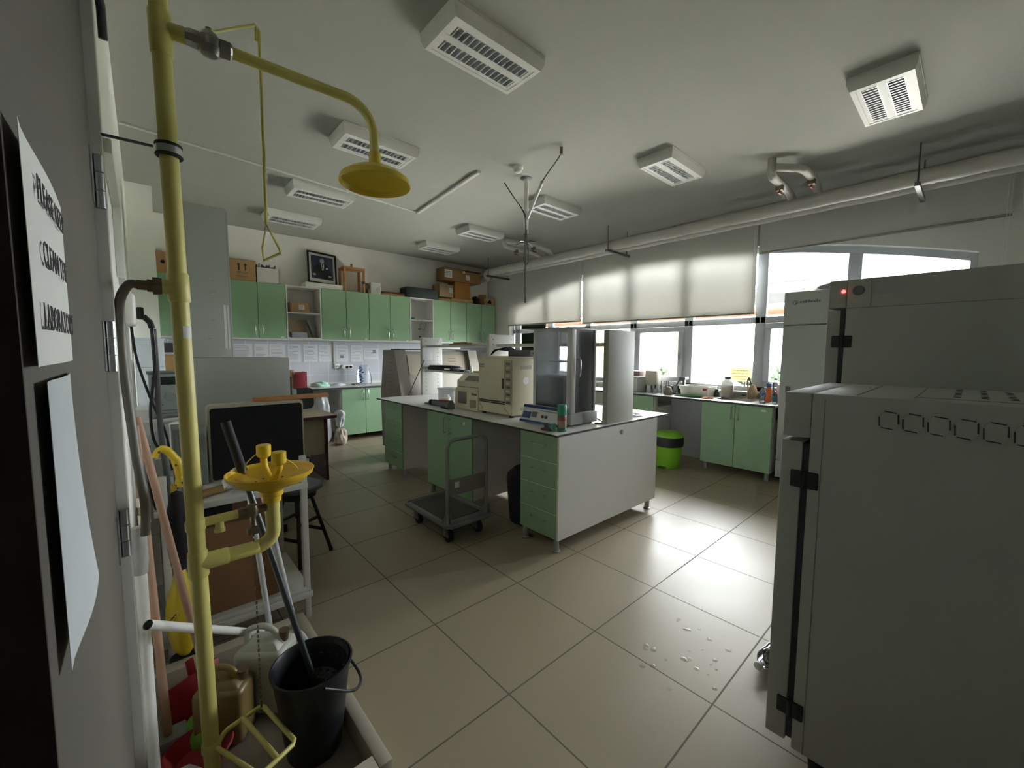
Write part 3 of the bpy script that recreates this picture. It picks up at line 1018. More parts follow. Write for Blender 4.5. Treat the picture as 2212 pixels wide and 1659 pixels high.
carton('cardboard_box', 'long brown carton with white stickers, topmost on the stacked cartons', 4.42, 5.31, 6.92, 7.2, T0 + 0.402, T0 + 0.65, m=mat('brown_carton', '96714a', 0.85, var=0.1), extra=ex_long)
bg = MB().sheet(lambda u, v: (5.28 + 0.10 * math.cos(2 * PI * u) * (1 - 0.25 * v) * (1 if v < 0.95 else 0.2), 7.04 + 0.08 * math.sin(2 * PI * u) * (1 - 0.25 * v) * (1 if v < 0.95 else 0.2), T0 + 0.001 + 0.155 * v + 0.02 * math.sin(6 * u) * v), 20, 10)
tag(bg.build('black_bag', mat('black_bag_film', '1b1c1e', 0.35)), 'small black bag on the wall cabinets next to the open carton', 'bag')
oc = carton('cardboard_box', 'small open carton with a dark print in the window corner', 5.42, 5.69, 6.94, 7.2, T0, T0 + 0.14, m=cardboard2, open_top=True,
            extra=lambda t, R: MB().prism([(5.5, T0 + 0.05), (5.55, T0 + 0.09), (5.58, T0 + 0.12), (5.61, T0 + 0.08), (5.62, T0 + 0.04), (5.56, T0 + 0.03)], 'y', 6.937, 6.9398).build('print', black_pl, t))
MB().quad([(5.43, 7.2, T0 + 0.14), (5.68, 7.2, T0 + 0.14), (5.67, 7.18, T0 + 0.25), (5.44, 7.16, T0 + 0.23)]).build('flap', cardboard2, oc)

# things in the open shelves
carton('cardboard_box', 'small brown carton with white label on the upper open shelf', 1.70, 1.97, 6.97, 7.2, 2.0385, 2.19, rz=0.05, extra=ex_label(1.86, 2.12, 0.08, 0.07, 6.968))
tub = carton('grey_tub', 'grey plastic tub with a scooped rim on the lower open shelf', 1.71, 1.94, 6.96, 7.05, UZ0 + 0.019, UZ0 + 0.10, m=mat('grey_tub_plastic', '9aa0a2', 0.4), open_top=True)
lb = MB().sheet(lambda u, v: (1.69 + 0.27 * u, 7.10 + 0.03 * v, UZ0 + 0.10 + 0.2 * v + 0.0 * u), 4, 4, 0.02)
tag(lb.build('cardboard_sheet', mat('beige_card', 'a58f76', 0.8)), 'beige cardboard sheet standing behind the grey tub', 'cardboard')
lb = MB()
lb.M = Matrix.Translation((2.06, 7.06, UZ0 + 0.019)) @ Matrix.Rotation(math.radians(-20), 4, 'Y')
lb.box(-0.012, 0.012, -0.06, 0.06, 0, 0.30, 0.003)
tag(lb.build('board', mat('grey_green_board', '8a8873', 0.7)), 'narrow grey green board leaning inside the lower open shelf', 'board')
tag(MB().box(3.71, 3.80, 6.95, 7.03, 2.0385, 2.075, 0.004).build('small_box', mat('teal_plastic', '2f7f70', 0.4)), 'small teal box on the shelf with the hanging cable', 'box')
tag(MB().tube(smooth_path([(3.93, 6.96, 2.044), (3.93, 6.91, 2.03), (3.88, 6.90, 1.95), (3.89, 6.90, 1.88), (3.94, 6.90, 1.85), (3.99, 6.90, 1.90), (4.0, 6.90, 1.97), (3.95, 6.91, 2.03), (3.95, 6.96, 2.044)], 6), 0.003, 6).build('cable', MATS['grey_cable']), 'thin looped cable hanging over the shelf edge', 'cable')
sk = MB().box(4.03, 4.07, YB - 0.022, YB - 0.0175, 1.87, 1.89).box(4.03, 4.08, YB - 0.022, YB - 0.0175, 1.72, 1.745)
tag(sk.build('socket_cover', mat('dark_socket', '50525a', 0.5)), 'two little dark socket covers inside the open shelf with the cable', 'socket')

# ------------------------------------------------------------------ back counter
CT = 0.875
wt = MB()
wt.box(0.9, 5.12, 6.60, YB - 0.010, CT - 0.025, CT)
wt.box(0.9, 5.12, YB - 0.035, YB - 0.010, CT, CT + 0.045)
wt.mi = 1
wt.box(0.9, 5.12, 6.597, 6.60, CT - 0.026, CT - 0.0005)
tag(wt.build('worktop', [worktop_m, edge_dk]), 'long white worktop along the back wall under the paper notices', 'worktop')
leg_m = mat('cabinet_leg_steel', 'a2a4a5', 0.35, metal=0.6)


def leg(x, y, z1, parent):
    m = MB().cyl((x, y, 0.012), (x, y, z1), 0.022, seg=16).lathe([(0.0, 0), (0.032, 0), (0.032, 0.008), (0.022, 0.014)], (x, y, 0), 18)
    return m.build('leg', leg_m, parent)


def base_y(x0, x1, lab, y0=6.62):
    """Two-door base cabinet facing -y."""
    t = thing('base_cabinet', lab, 'cabinet', ((x0 + x1) / 2, y0, 0))
    MB().box(x0, x1, y0 + 0.018, YB - 0.012, 0.10, CT - 0.026).build('body', mel_white, t)
    xm = (x0 + x1) / 2
    for a, b, hx in ((x0 + 0.002, xm - 0.003, xm - 0.04), (xm + 0.003, x1 - 0.002, xm + 0.04)):
        d = MB().box(a, b, y0, y0 + 0.018, 0.10, CT - 0.03, 0.0015, 1).build('door', green, t)
        bar_handle((hx, y0, 0.74), (0, 0, 1), 0.16, (0, -1, 0)).build('handle', hand_m, d)
    for x in (x0 + 0.05, x1 - 0.05):
        leg(x, y0 + 0.06, 0.10, t)
        leg(x, YB - 0.08, 0.10, t)


base_y(2.315, 3.08, 'green double base cabinet under the back worktop, beside the plastic bags')
base_y(3.10, 3.86, 'green base cabinet of the back counter hidden behind the island bench')
base_y(3.88, 4.64, 'second hidden green base cabinet of the back counter')

# plastic-covered notices on the tiles
pm2 = mat('printed_page', 'e6e7ea', 0.5, var=0.04)
line_m = mat('page_print', '7d8088', 0.8)
film = mat('page_sleeve', 'dddfe6', 0.15, alpha=0.18)
notices = [(0.905, 1.235, 1.55, 0.235, 'wide landscape page, first notice on the tiles beside the grey locker'), (1.252, 1.438, 1.55, 0.26, 'second plastic covered page on the tiles from the grey locker'),
           (1.449, 1.682, 1.55, 0.27, 'third page on the tiles, creased sleeve, above the grey cabinet'), (1.706, 1.91, 1.55, 0.285, 'fourth page on the tiles, standing above the red book end'),
           (1.936, 2.163, 1.55, 0.285, 'fifth page on the tiles, densely printed'), (2.17, 2.385, 1.55, 0.285, 'sixth page on the tiles, just before the cable trunking'),
           (2.45, 2.665, 1.55, 0.29, 'page with a small grey stamp box, right after the cable trunking'), (2.70, 2.925, 1.55, 0.29, 'crumpled plastic sleeve page above the double socket'),
           (2.935, 3.215, 1.50, 0.20, 'small landscape page with a picture, last notice before the steel hood')]
for k, (x0, x1, z1, hh, lab) in enumerate(notices):
    t = thing('wall_notice', lab, 'notice', ((x0 + x1) / 2, YB - 0.008, z1 - hh), group='paper notices on the back wall tiles')
    rr = random.Random(k)
    MB().box(x0 + 0.006, x1 - 0.006, YB - 0.010, YB - 0.0085, z1 - hh, z1).build('page', pm2, t)
    q = MB()
    n = 11 if hh > 0.22 else 6
    for i in range(n):
        z = z1 - 0.03 - i * (hh - 0.06) / n
        if rr.random() < 0.15:
            continue
        q.box(x0 + 0.025, x1 - 0.025 - rr.uniform(0, 0.05), YB - 0.0112, YB - 0.0100, z - 0.004, z)
    if k == 6:
        q.box(2.52, 2.58, YB - 0.0113, YB - 0.0100, 1.33, 1.37)
    if k == 8:
        q.box(3.10, 3.16, YB - 0.0113, YB - 0.0100, 1.42, 1.47)
    q.build('print', line_m, t)
    s = MB().sheet(lambda u, v: (x0 + (x1 - x0) * u, YB - 0.0135 - 0.003 * math.sin(9 * u + 5 * v + k) * math.sin(7 * v + k), z1 + 0.012 - (hh + 0.015) * v), 10, 10)
    s.build('sleeve', film, t)
tk = MB().box(2.405, 2.432, YB - 0.026, YB - 0.0085, 1.24, 1.61, 0.003)
tag(tk.build('cable_trunking', mat('cream_trunking', 'c9c5b8', 0.5)), 'narrow vertical cable trunking between the tiled wall notices', 'cable trunking')
sb = thing('socket', 'white data socket box below the vertical trunking', 'socket', (2.46, YB - 0.02, 1.17))
MB().box(2.42, 2.50, YB - 0.035, YB - 0.0085, 1.15, 1.23, 0.006).build('box', white_pl, sb)
MB().box(2.445, 2.455, YB - 0.037, YB - 0.034, 1.18, 1.20).box(2.468, 2.478, YB - 0.037, YB - 0.034, 1.18, 1.20).build('port', black_pl, sb)
sb = thing('socket_strip', 'white triple socket strip with a round plug in it on the tiles', 'socket', (2.62, YB - 0.02, 1.17))
MB().box(2.515, 2.73, YB - 0.035, YB - 0.0085, 1.135, 1.21, 0.006).build('plate', white_pl, sb)
for x in (2.625, 2.69):
    MB().lathe([(0.0, 0.001), (0.02, 0.001), (0.024, 0.004), (0.022, 0.006)], (0, 0, 0), 20, Matrix.Translation((x, YB - 0.034, 1.172)) @ Matrix.Rotation(PI / 2, 4, 'X')).build('socket_face', mat('socket_grey', 'a8a39a', 0.5), sb)
tag(MB().lathe([(0, 0), (0.036, 0), (0.038, 0.01), (0.03, 0.03), (0, 0.034)], (0, 0, 0), 24, Matrix.Translation((2.555, YB - 0.0355, 1.172)) @ Matrix.Rotation(PI / 2, 4, 'X')).build('adapter_plug', white_pl), 'round white adapter plugged into the triple socket strip', 'plug')

# things on the back counter
be = thing('red_file_box', 'dark red file box standing open on the back worktop', 'file', (1.80, 6.95, CT))
MB().box(1.70, 1.87, 6.83, 6.845, CT, CT + 0.255, 0.002).box(1.86, 1.872, 6.845, 7.05, CT, CT + 0.25, 0.002).build('cover', mat('dark_red_card', '8a2a30', 0.5), be)
MB().box(1.72, 1.855, 6.85, 7.03, CT + 0.004, CT + 0.22, 0.002).build('pages', mat('file_pages', 'c8b8a6', 0.8), be)
pk = MB().box(1.66, 1.70, 6.86, 7.0, CT, CT + 0.28, 0.003)
tag(pk.build('small_carton', cardboard), 'narrow brown carton standing behind the dark red file box', 'box')


def crumple(cx, cy, cz, rx, ry, rz_, seed, n=24, k=5, amp=0.25):
    rr = random.Random(seed)
    ph = [(rr.uniform(0, 6), rr.uniform(1, k), rr.uniform(1, k)) for _ in range(5)]

    def fn(u, v):
        a, e = 2 * PI * u, PI / 2 * v
        s = 1 + sum(amp / 3 * math.sin(p + round(f1) * a + f2 * 2 * e) for p, f1, f2 in ph)
        return (cx + rx * s * math.cos(a) * math.cos(e), cy + ry * s * math.sin(a) * math.cos(e), cz + rz_ * max(0, math.sin(e)) * s + 0.001)
    return fn


tag(MB().sheet(crumple(2.12, 7.02, CT, 0.15, 0.10, 0.07, 5), 30, 10).build('face_mask_pile', mat('mint_cloth', 'a9d8c4', 0.8)), 'crumpled mint green cloth on the back worktop', 'cloth')
tag(MB().sheet(crumple(2.38, 7.0, CT, 0.13, 0.08, 0.035, 8), 30, 8).build('crumpled_paper', mat('bluish_paper', 'cfd5dc', 0.8)), 'crumpled white paper lying beside the mint green cloth', 'paper')
tag(MB().box(2.62, 2.86, 6.86, 7.02, CT, CT + 0.022, 0.002).build('notebook', mat('grey_cover', '8b8a84', 0.6)), 'thin grey notebook lying under the bag of blue caps', 'notebook')
bgt = thing('plastic_bag', 'clear plastic bag of blue and white bottle caps on the back worktop', 'bag', (2.83, 7.02, CT))
MB().sheet(lambda u, v: (2.86 + (0.13 - 0.03 * v + 0.015 * math.sin(14 * u + 5 * v)) * math.cos(2 * PI * u) * (1 if v < 0.97 else 0.7), 7.06 + (0.085 + 0.012 * math.sin(11 * u + 3 * v)) * math.sin(2 * PI * u), CT + 0.004 + 0.33 * v), 30, 12).build('film', bag_pl, bgt)
rr = random.Random(4)
cap = MB()
for i in range(30):
    a = rr.uniform(0, 6.28)
    q = rr.uniform(0, 0.055)
    z = CT + 0.02 + i * 0.0095
    cap.cyl((2.80 + q * math.cos(a), 7.05 + q * math.sin(a) * 0.7, z), (2.80 + q * math.cos(a), 7.05 + q * math.sin(a) * 0.7, z + 0.012), 0.022, seg=14)
cp = cap.build('caps', mat('blue_caps', '3c7fb0', 0.35, var=0.5, scale=25), bgt)
cp['kind'] = 'stuff'

# bags on the floor in the knee space
bag_m = mat('crumpled_white_plastic', 'c9c9cd', 0.3, var=0.08, scale=12, bump=0.6, bscale=16)


def bag(cx, cy, z0, r0, r1, h, seed, name, lab, mm):
    rr = random.Random(seed)
    ph = [rr.uniform(0, 6) for _ in range(4)]

    def fn(u, v):
        a = 2 * PI * u
        R = (r0 + (r1 - r0) * v) * (0.75 + 0.25 * min(1, v * 8)) * math.sqrt(max(0.0, 1 - max(0, (v - 0.72) / 0.28) ** 2 * 0.93))
        s = 1 + 0.10 * math.sin(3 * a + ph[0] + 4 * v) + 0.06 * math.sin(7 * a + ph[1] - 6 * v) + 0.05 * math.sin(11 * a + 9 * v + ph[2])
        return (cx + R * s * math.cos(a), cy + R * s * math.sin(a), z0 + 0.002 + h * v)
    m = MB().sheet(fn, 40, 16)
    return tag(m.build(name, mm), lab, 'bag')


bag(2.02, 6.76, 0.0, 0.15, 0.13, 0.80, 1, 'plastic_bag', 'big crumpled silvery white sack behind the brown desk', bag_m)
bag(2.235, 6.48, 0.0, 0.095, 0.075, 0.26, 2, 'plastic_bag', 'small orange and white food bag on the floor in front of the sack', mat('orange_white_film', 'cbbcae', 0.35, var=0.35, scale=14, bump=0.5, bscale=18))
bag(2.23, 6.50, 0.265, 0.045, 0.09, 0.27, 3, 'plastic_bag', 'white carrier bag hanging over the orange and white bag', mat('white_film', 'd0d2d8', 0.3, bump=0.6, bscale=18))
# ================================================================== island bench
IX, IY = 2.15, 1.915
WT = 0.875


def handle_y(y, z, x, L, parent):
    return bar_handle((x, y, z), (0, 1, 0), L, (-1, 0, 0), 0.005, 0.026).build('handle', hand_m, parent)


def drawer_unit(y0, y1, x1, lab, feet):
    t = thing('drawer_unit', lab, 'drawer unit', (IX, (y0 + y1) / 2, 0))
    MB().box(IX + 0.018, x1, y0, y1, 0.10, WT - 0.016).build('body', mel_white, t)
    hts = [0.10, 0.29, 0.477, 0.662, WT - 0.018]
    for a, b in zip(hts, hts[1:]):
        d = MB().box(IX, IX + 0.018, y0 + 0.001, y1 - 0.001, a + 0.002, b - 0.004, 0.0015, 1).build('drawer', green, t)
        handle_y((y0 + y1) / 2 - 0.01, b - 0.075, IX, 0.14, d)
        MB().box(IX - 0.0008, IX + 0.002, y0 + 0.001, y1 - 0.001, b - 0.006, b - 0.001).build('edge_strip', white_pl, d)
    for x, y in feet:
        leg(x, y, 0.10, t)
    return t


du = drawer_unit(IY, 2.295, 3.5, 'green four-drawer unit at the near end of the island bench', [(2.185, 1.945), (2.18, 2.26), (3.45, 1.945), (3.45, 2.26)])
MB().box(IX, 3.505, IY - 0.018, IY - 0.0005, 0.10, WT - 0.016, 0.001, 1).build('end_panel', mel_white, du)
MB().lathe([(0, 0), (0.016, 0), (0.018, 0.004), (0, 0.006)], (0, 0, 0), 16, Matrix.Translation((2.93, IY - 0.018, 0.80)) @ Matrix.Rotation(PI / 2, 4, 'X')).build('cable_cap', grey_pl, du)
drawer_unit(4.265, 4.725, 2.74, 'green four-drawer unit at the far end of the island bench', [(2.20, 4.30), (2.20, 4.69), (2.70, 4.30), (2.70, 4.69)])
t = thing('base_cabinet', 'green double door cabinet in the middle of the island, behind the trolley', 'cabinet', (IX, 3.315, 0))
MB().box(IX + 0.018, 2.74, 2.93, 3.70, 0.10, WT - 0.016).build('body', mel_white, t)
for a, b, hy in ((2.932, 3.312, 3.27), (3.318, 3.698, 3.36)):
    d = MB().box(IX, IX + 0.018, a, b, 0.10, WT - 0.02, 0.0015, 1).build('door', green, t)
    bar_handle((IX, hy, 0.745), (0, 0, 1), 0.14, (-1, 0, 0), 0.005, 0.026).build('handle', hand_m, d)
for x, y in ((2.19, 2.97), (2.19, 3.66), (2.70, 2.97), (2.70, 3.66)):
    leg(x, y, 0.10, t)
tagplate((IX - 0.0002, 3.05, 0.80), (-1, 0, 0), t, 0.03, 0.03)
tag(MB().box(2.745, 2.763, 2.30, 4.725, 0.06, WT - 0.016).build('bench_back_panel', mel_white), 'grey white back panel closing the knee spaces of the island bench', 'panel')
w = MB().box(2.128, 3.71, 1.90, 4.875, WT - 0.011, WT)
w.mi = 1
w.box(2.1285, 3.7095, 1.9005, 4.8745, WT - 0.0155, WT - 0.0112)
for b_ in ((2.125, 2.128, 1.898, 4.876), (3.71, 3.713, 1.898, 4.876), (2.125, 3.713, 1.897, 1.90), (2.125, 3.713, 4.875, 4.878)):
    w.box(*b_, WT - 0.0155, WT - 0.0008)
tag(w.build('island_worktop', [worktop_m, edge_dk]), 'large white island worktop with a dark edge carrying the instruments', 'worktop')

# reagent rack standing on the worktop
t = thing('reagent_rack', 'light grey perforated reagent rack with shelves along the island middle', 'rack', (2.9, 3.4, WT))
rk_m = mat('rack_grey_paint', 'bdbdb6', 0.5, var=0.02)
for x0, x1, y in ((2.735, 3.0, 4.82), (2.70, 3.04, 3.37), (2.765, 3.14, 1.93)):
    u_ = MB().box(x0, x1, y, y + 0.05, WT + 0.001, 1.635, 0.003).build('upright', rk_m, t)
    h = MB()
    if y < 2:
        continue
    for i in range(14):
        z = WT + 0.06 + i * 0.05
        for x in (x0 + 0.055, x1 - 0.03):
            h.box(x - 0.006, x + 0.006, y - 0.0008, y + 0.002, z - 0.004, z + 0.004)
    h.build('slot_holes', mat('slot_dark', '4a4a48', 0.8), u_)
MB().box(3.0, 3.055, 4.84, 4.87, WT + 0.001, 1.635, 0.003).build('flange', white_pl, t)
s = MB().box(2.80, 3.05, 1.981, 3.369, 1.505, 1.535, 0.003).box(2.80, 3.05, 3.421, 4.819, 1.505, 1.535, 0.003)
s.build('top_shelf', rk_m, t)
MB().box(2.77, 3.03, 3.421, 4.819, 1.19, 1.215, 0.003).build('low_shelf', rk_m, t)
pp = MB().sheet(lambda u, v: (2.735 + 0.17 * u - 0.03 * v * u, 4.815 - 0.012 * v - 0.01 * math.sin(3 * u) * v, 1.535 - 0.20 * v), 6, 8, 0.0006)
tag(pp.build('hanging_paper', mat('grey_paper', 'c4c4c6', 0.8)), 'tapering paper sheet taped to the far upright of the rack', 'paper')
tag(MB().tube([(2.535, 4.83, WT + 0.008), (2.755, 4.80, 1.34)], 0.006, 8).build('stick', mat('dark_stick', '3f3631', 0.6)), 'thin dark stick leaning against the far rack upright', 'stick')
tag(MB().box(2.83, 2.99, 3.85, 4.32, 1.536, 1.552, 0.003).box(2.85, 2.97, 3.98, 4.27, 1.552, 1.565, 0.003).build('tray_lid', mat('brown_tray', '84644c', 0.6)), 'flat brown tray lid on the top rack shelf', 'tray')
tag(MB().box(2.84, 2.95, 2.72, 2.85, 1.536, 1.575, 0.008).build('green_sponge', mat('bright_green', '53c24a', 0.6)), 'small bright green sponge on the top rack shelf', 'sponge')
tag(MB().box(2.83, 2.97, 2.70, 3.16, 1.5355, 1.5385).build('yellowed_sheet', mat('yellowed_paper', 'c0b98c', 0.8)), 'yellowish sheet lying under the green sponge', 'paper')
tag(MB().box(2.90, 3.02, 2.55, 2.66, 1.5358, 1.635, 0.003).build('white_carton', MATS['white_carton_board']), 'white carton standing next to the green sponge on the rack', 'box')
t = thing('tool_case', 'flat black tool case lying on the lower rack shelf', 'case', (2.86, 4.5, 1.215))
MB().box(2.78, 2.96, 4.22, 4.77, 1.2155, 1.255, 0.008).box(2.79, 2.95, 4.25, 4.75, 1.256, 1.275, 0.008).build('body', black_pl, t)
MB().box(2.778, 2.781, 4.24, 4.36, 1.225, 1.245).build('label', paper, t)
rr = random.Random(9)
nm = [('grey_clip', 'small grey clip lying next to the black tool case', '5b5d60'), ('dark_plug', 'small dark plug on the lower rack shelf', '3a3b3e'), ('white_vial', 'little white vial standing on the lower rack shelf', 'e0e0dc'),
      ('yellow_green_pad', 'yellow green pad at the near end of the lower rack shelf', 'a5a23c')]
for i, (n_, l_, c_) in enumerate(nm):
    y = 4.14 - i * 0.13
    hgt = (0.02, 0.02, 0.06, 0.018)[i]
    m = MB()
    if i == 2:
        m.cyl((2.84, y, 1.2155), (2.84, y, 1.2155 + hgt), 0.014).cyl((2.84, y, 1.2155 + hgt), (2.84, y, 1.2155 + hgt + 0.012), 0.01)
    else:
        m.box(2.79, 2.88, y - 0.045, y + 0.045, 1.2155, 1.2155 + hgt, 0.005)
    tag(m.build(n_, mat(n_ + '_m', c_, 0.5)), l_, n_.split('_')[-1])
tag(MB().sheet(crumple(2.86, 3.60, 1.2155, 0.055, 0.08, 0.06, 12), 24, 8).build('crumpled_tissue', paper), 'crumpled white tissue on the lower rack shelf', 'tissue')

# gas chromatograph-like cream cabinet
t = thing('analyser', 'tall cream analyser cabinet with a slotted control strip on the island', 'instrument', (2.58, 2.87, WT))
gx, gy0, gy1, gz = 2.36, 2.64, 3.11, 1.395
b = MB().box(gx + 0.012, 2.80, gy0, gy1, WT + 0.02, gz, 0.008)
b.build('body', cream_pl, t)
m = MB()
for x in (gx + 0.04, 2.76):
    for y in (gy0 + 0.04, gy1 - 0.04):
        m.cyl((x, y, WT + 0.0005), (x, y, WT + 0.021), 0.02)
m.build('feet', rubber, t)
d = MB().box(gx, gx + 0.011, gy0 + 0.095, gy1 - 0.004, 1.02, gz - 0.012, 0.004).build('door', cream_pl, t)
MB().box(gx - 0.002, gx + 0.001, gy1 - 0.09, gy1 - 0.02, 1.33, 1.345).box(gx - 0.002, gx + 0.001, gy1 - 0.09, gy1 - 0.02, 1.312, 1.326).build('logo', mat('grey_print', '8a8778', 0.7), d)
MB().box(gx - 0.012, gx + 0.001, gy0 + 0.10, gy0 + 0.118, 1.13, 1.22, 0.003).build('grip', mat('brown_grip', '5c5248', 0.5), d)
MB().box(gx + 0.001, gx + 0.011, gy0 + 0.004, gy1 - 0.004, WT + 0.025, 0.985, 0.004).build('lower_panel', cream_pl, t)
MB().box(gx + 0.004, gx + 0.0125, gy0 + 0.10, gy1 - 0.01, 0.988, 0.996).box(gx + 0.004, gx + 0.0125, gy0 + 0.10, gy1 - 0.01, 1.003, 1.012).build('vent_slots', black_pl, t)
st = MB().box(gx + 0.004, gx + 0.0115, gy0 + 0.004, gy0 + 0.088, 0.99, gz - 0.012, 0.003).build('control_strip', mat('strip_beige', 'b0a88f', 0.5), t)
for i in range(11):
    z = 1.0 + i * 0.034
    MB().box(gx - 0.002, gx + 0.0045, gy0 + 0.022, gy0 + 0.07, z, z + 0.02, 0.002).build('button', cream_pl if i % 2 else mat('button_brown', '6f6857', 0.5), st)
m = MB()
for y, z in ((gy0 + 0.06, 0.93), (gy1 - 0.05, 0.945)):
    m.prism([(y - 0.02, z - 0.02), (y + 0.035, z + 0.02), (y + 0.03, z + 0.028), (y - 0.026, z - 0.012)], 'x', gx - 0.012, gx + 0.003)
m.build('latches', cream_pl, t)
MB().box(2.47, 2.60, gy0 - 0.002, gy0 + 0.001, 1.30, 1.335).box(2.69, 2.77, gy0 - 0.002, gy0 + 0.001, 1.30, 1.335).box(2.47, 2.60, gy0 - 0.002, gy0 + 0.001, 0.935, 0.965).build('side_labels', mat('label_grey', '9d9888', 0.6), t)
MB().lathe([(0, 0), (0.032, 0), (0.034, 0.003), (0, 0.004)], (0, 0, 0), 24, Matrix.Translation((2.53, gy0, 1.20)) @ Matrix.Rotation(PI / 2, 4, 'X')).build('round_cap', white_pl, t)
MB().box(gx + 0.02, 2.79, gy0 + 0.01, gy1 - 0.01, gz, gz + 0.018, 0.004).build('lid', cream_pl, t)
pz = gz + 0.018
t = thing('power_supply', 'flat dark power supply box lying on the cream analyser', 'power supply', (2.66, 2.78, pz))
MB().box(2.55, 2.79, 2.68, 2.90, pz + 0.001, pz + 0.06, 0.005).build('body', mat('dark_grey_metal', '606162', 0.45, metal=0.3), t)
MB().box(2.62, 2.78, 2.676, 2.681, pz + 0.008, pz + 0.054).build('front', grey_pl, t)
for x in (2.66, 2.72):
    MB().cyl((x, 2.677, pz + 0.03), (x, 2.662, pz + 0.03), 0.01).build('knob', black_pl, t)
m = MB()
for k in range(4):
    m.tube(smooth_path([(2.66 - k * 0.015, 2.90, pz + 0.05), (2.58 - k * 0.012, 2.93, pz + 0.085 - k * 0.01), (2.48, 2.97 + k * 0.012, pz + 0.06), (2.42 + k * 0.01, 3.0 + 0.01 * k, pz + 0.012)], 8), 0.005, 8)
tag(m.build('cable', black_pl), 'bundle of black cables arching over the cream analyser top', 'cable')

# small cream module next to it
t = thing('pump_module', 'low cream instrument module with dark display windows beside the tall analyser', 'instrument', (2.55, 3.31, WT))
my0, my1 = 3.135, 3.52
b = MB().prism([(2.372, WT + 0.005), (2.72, WT + 0.005), (2.72, 1.215), (2.47, 1.215), (2.40, 1.16), (2.40, 1.095), (2.372, 1.08)], 'y', my0, my1)
b.build('body', cream_pl, t)
MB().box(2.366, 2.373, my1 - 0.20, my1 - 0.06, 0.935, 1.055, 0.002).build('display', mat('grey_display', '6d6a60', 0.25), t)
MB().box(2.366, 2.373, my0 + 0.03, my0 + 0.13, 0.91, 0.985, 0.002).build('keypad', mat('keypad_brown', '9b8a72', 0.5), t)
MB().quad([(2.402, my0 + 0.02, 1.167), (2.402, my1 - 0.12, 1.167), (2.462, my1 - 0.12, 1.2135), (2.462, my0 + 0.02, 1.2135)]).build('window', MATS['grey_display'], t)
MB().box(2.396, 2.4005, my0 + 0.02, my1 - 0.02, 1.10, 1.106).box(2.369, 2.3725, my0 + 0.02, my0 + 0.10, 1.03, 1.05).build('trim_line', mat('button_brown', '6f6857', 0.5), t)

# clear containers and tools in front of the rack
t = thing('clear_container', 'clear plastic food container behind the low cream module', 'container', (2.62, 3.95, WT))
m = MB()
for b_ in ((2.50, 2.74, 3.74, 3.744), (2.50, 2.74, 4.05, 4.054), (2.50, 2.504, 3.744, 4.05), (2.736, 2.74, 3.744, 4.05)):
    m.box(*b_, WT + 0.001, WT + 0.15)
m.box(2.50, 2.74, 3.74, 4.054, WT + 0.001, WT + 0.004)
m.build('tub', mat('milky_plastic', 'd8dade', 0.25, alpha=0.55), t)
MB().box(2.49, 2.75, 3.73, 4.064, WT + 0.15, WT + 0.165, 0.003).build('lid', mat('milky_lid', 'e4e4e2', 0.3, alpha=0.8), t)
tag(MB().lathe([(0, 0.001), (0.04, 0.001), (0.045, 0.08), (0.028, 0.09), (0.028, 0.11), (0, 0.112)], (2.44, 3.78, WT)).build('white_jar', white_pl), 'small white jar standing by the low cream module', 'jar')
tag(MB().box(2.30, 2.52, 3.62, 4.02, WT + 0.001, WT + 0.014, 0.002).build('flat_plate', mat('grey_plate', '77787a', 0.5, metal=0.4)), 'flat grey plate lying on the island before the clear container', 'plate')
t = thing('hand_tool', 'grey and black hand power tool with red trim on the island', 'tool', (2.28, 3.55, WT))
MB().cyl((2.27, 3.76, WT + 0.043), (2.27, 3.50, WT + 0.043), 0.033).cyl((2.27, 3.50, WT + 0.043), (2.27, 3.44, WT + 0.043), 0.041).build('motor', mat('tool_grey', '6d6f72', 0.5), t)
MB().cyl((2.27, 3.76, WT + 0.043), (2.27, 3.80, WT + 0.043), 0.02).cyl((2.27, 3.80, WT + 0.043), (2.27, 3.83, WT + 0.043), 0.028).build('chuck', black_pl, t)
MB().box(2.24, 2.33, 3.46, 3.60, WT + 0.001, WT + 0.024, 0.008).build('grip', black_pl, t)
MB().box(2.25, 2.31, 3.47, 3.64, WT + 0.073, WT + 0.085, 0.004).build('red_trim', mat('red_plastic', 'a83a34', 0.5), t)

# dark glass instrument enclosure
t = thing('glass_cabinet', 'tall white framed cabinet with dark glass sides standing on the island', 'instrument cabinet', (2.61, 2.26, WT))
cx0, cx1, cy0, cy1, cz0, cz1 = 2.455, 2.765, 2.05, 2.47, 0.975, 1.645
b = MB().box(cx0 - 0.012, cx1 + 0.012, cy0 - 0.012, cy1, WT + 0.012, cz0, 0.004)
b.build('plinth', mat('cabinet_grey', 'b5b6b6', 0.45), t)
m = MB()
for x in (cx0 + 0.03, cx1 - 0.03):
    for y in (cy0 + 0.03, cy1 - 0.03):
        m.cyl((x, y, WT + 0.0005), (x, y, WT + 0.013), 0.015)
m.build('feet', rubber, t)
fr = mat('enclosure_frame', 'c9cac9', 0.4)
for x, y, wx, wy in ((cx0, cy0, 0.05, 0.05), (cx0, cy1 - 0.035, 0.035, 0.035), (cx1 - 0.025, cy0, 0.025, 0.025), (cx1 - 0.025, cy1 - 0.025, 0.025, 0.025)):
    MB().box(x, x + wx, y, y + wy, cz0, cz1, 0.003).build('post', fr, t)
MB().box(cx0, cx1, cy0, cy1, cz1 - 0.012, cz1, 0.002).build('roof', fr, t)
dg = thin_glass('smoked_glass', (0.86, 0.87, 0.89), 0.12, 0.25)
MB().box(cx0 + 0.006, cx0 + 0.010, cy0 + 0.05, cy1 - 0.035, cz0, cz1 - 0.013).build('side_glass', dg, t)
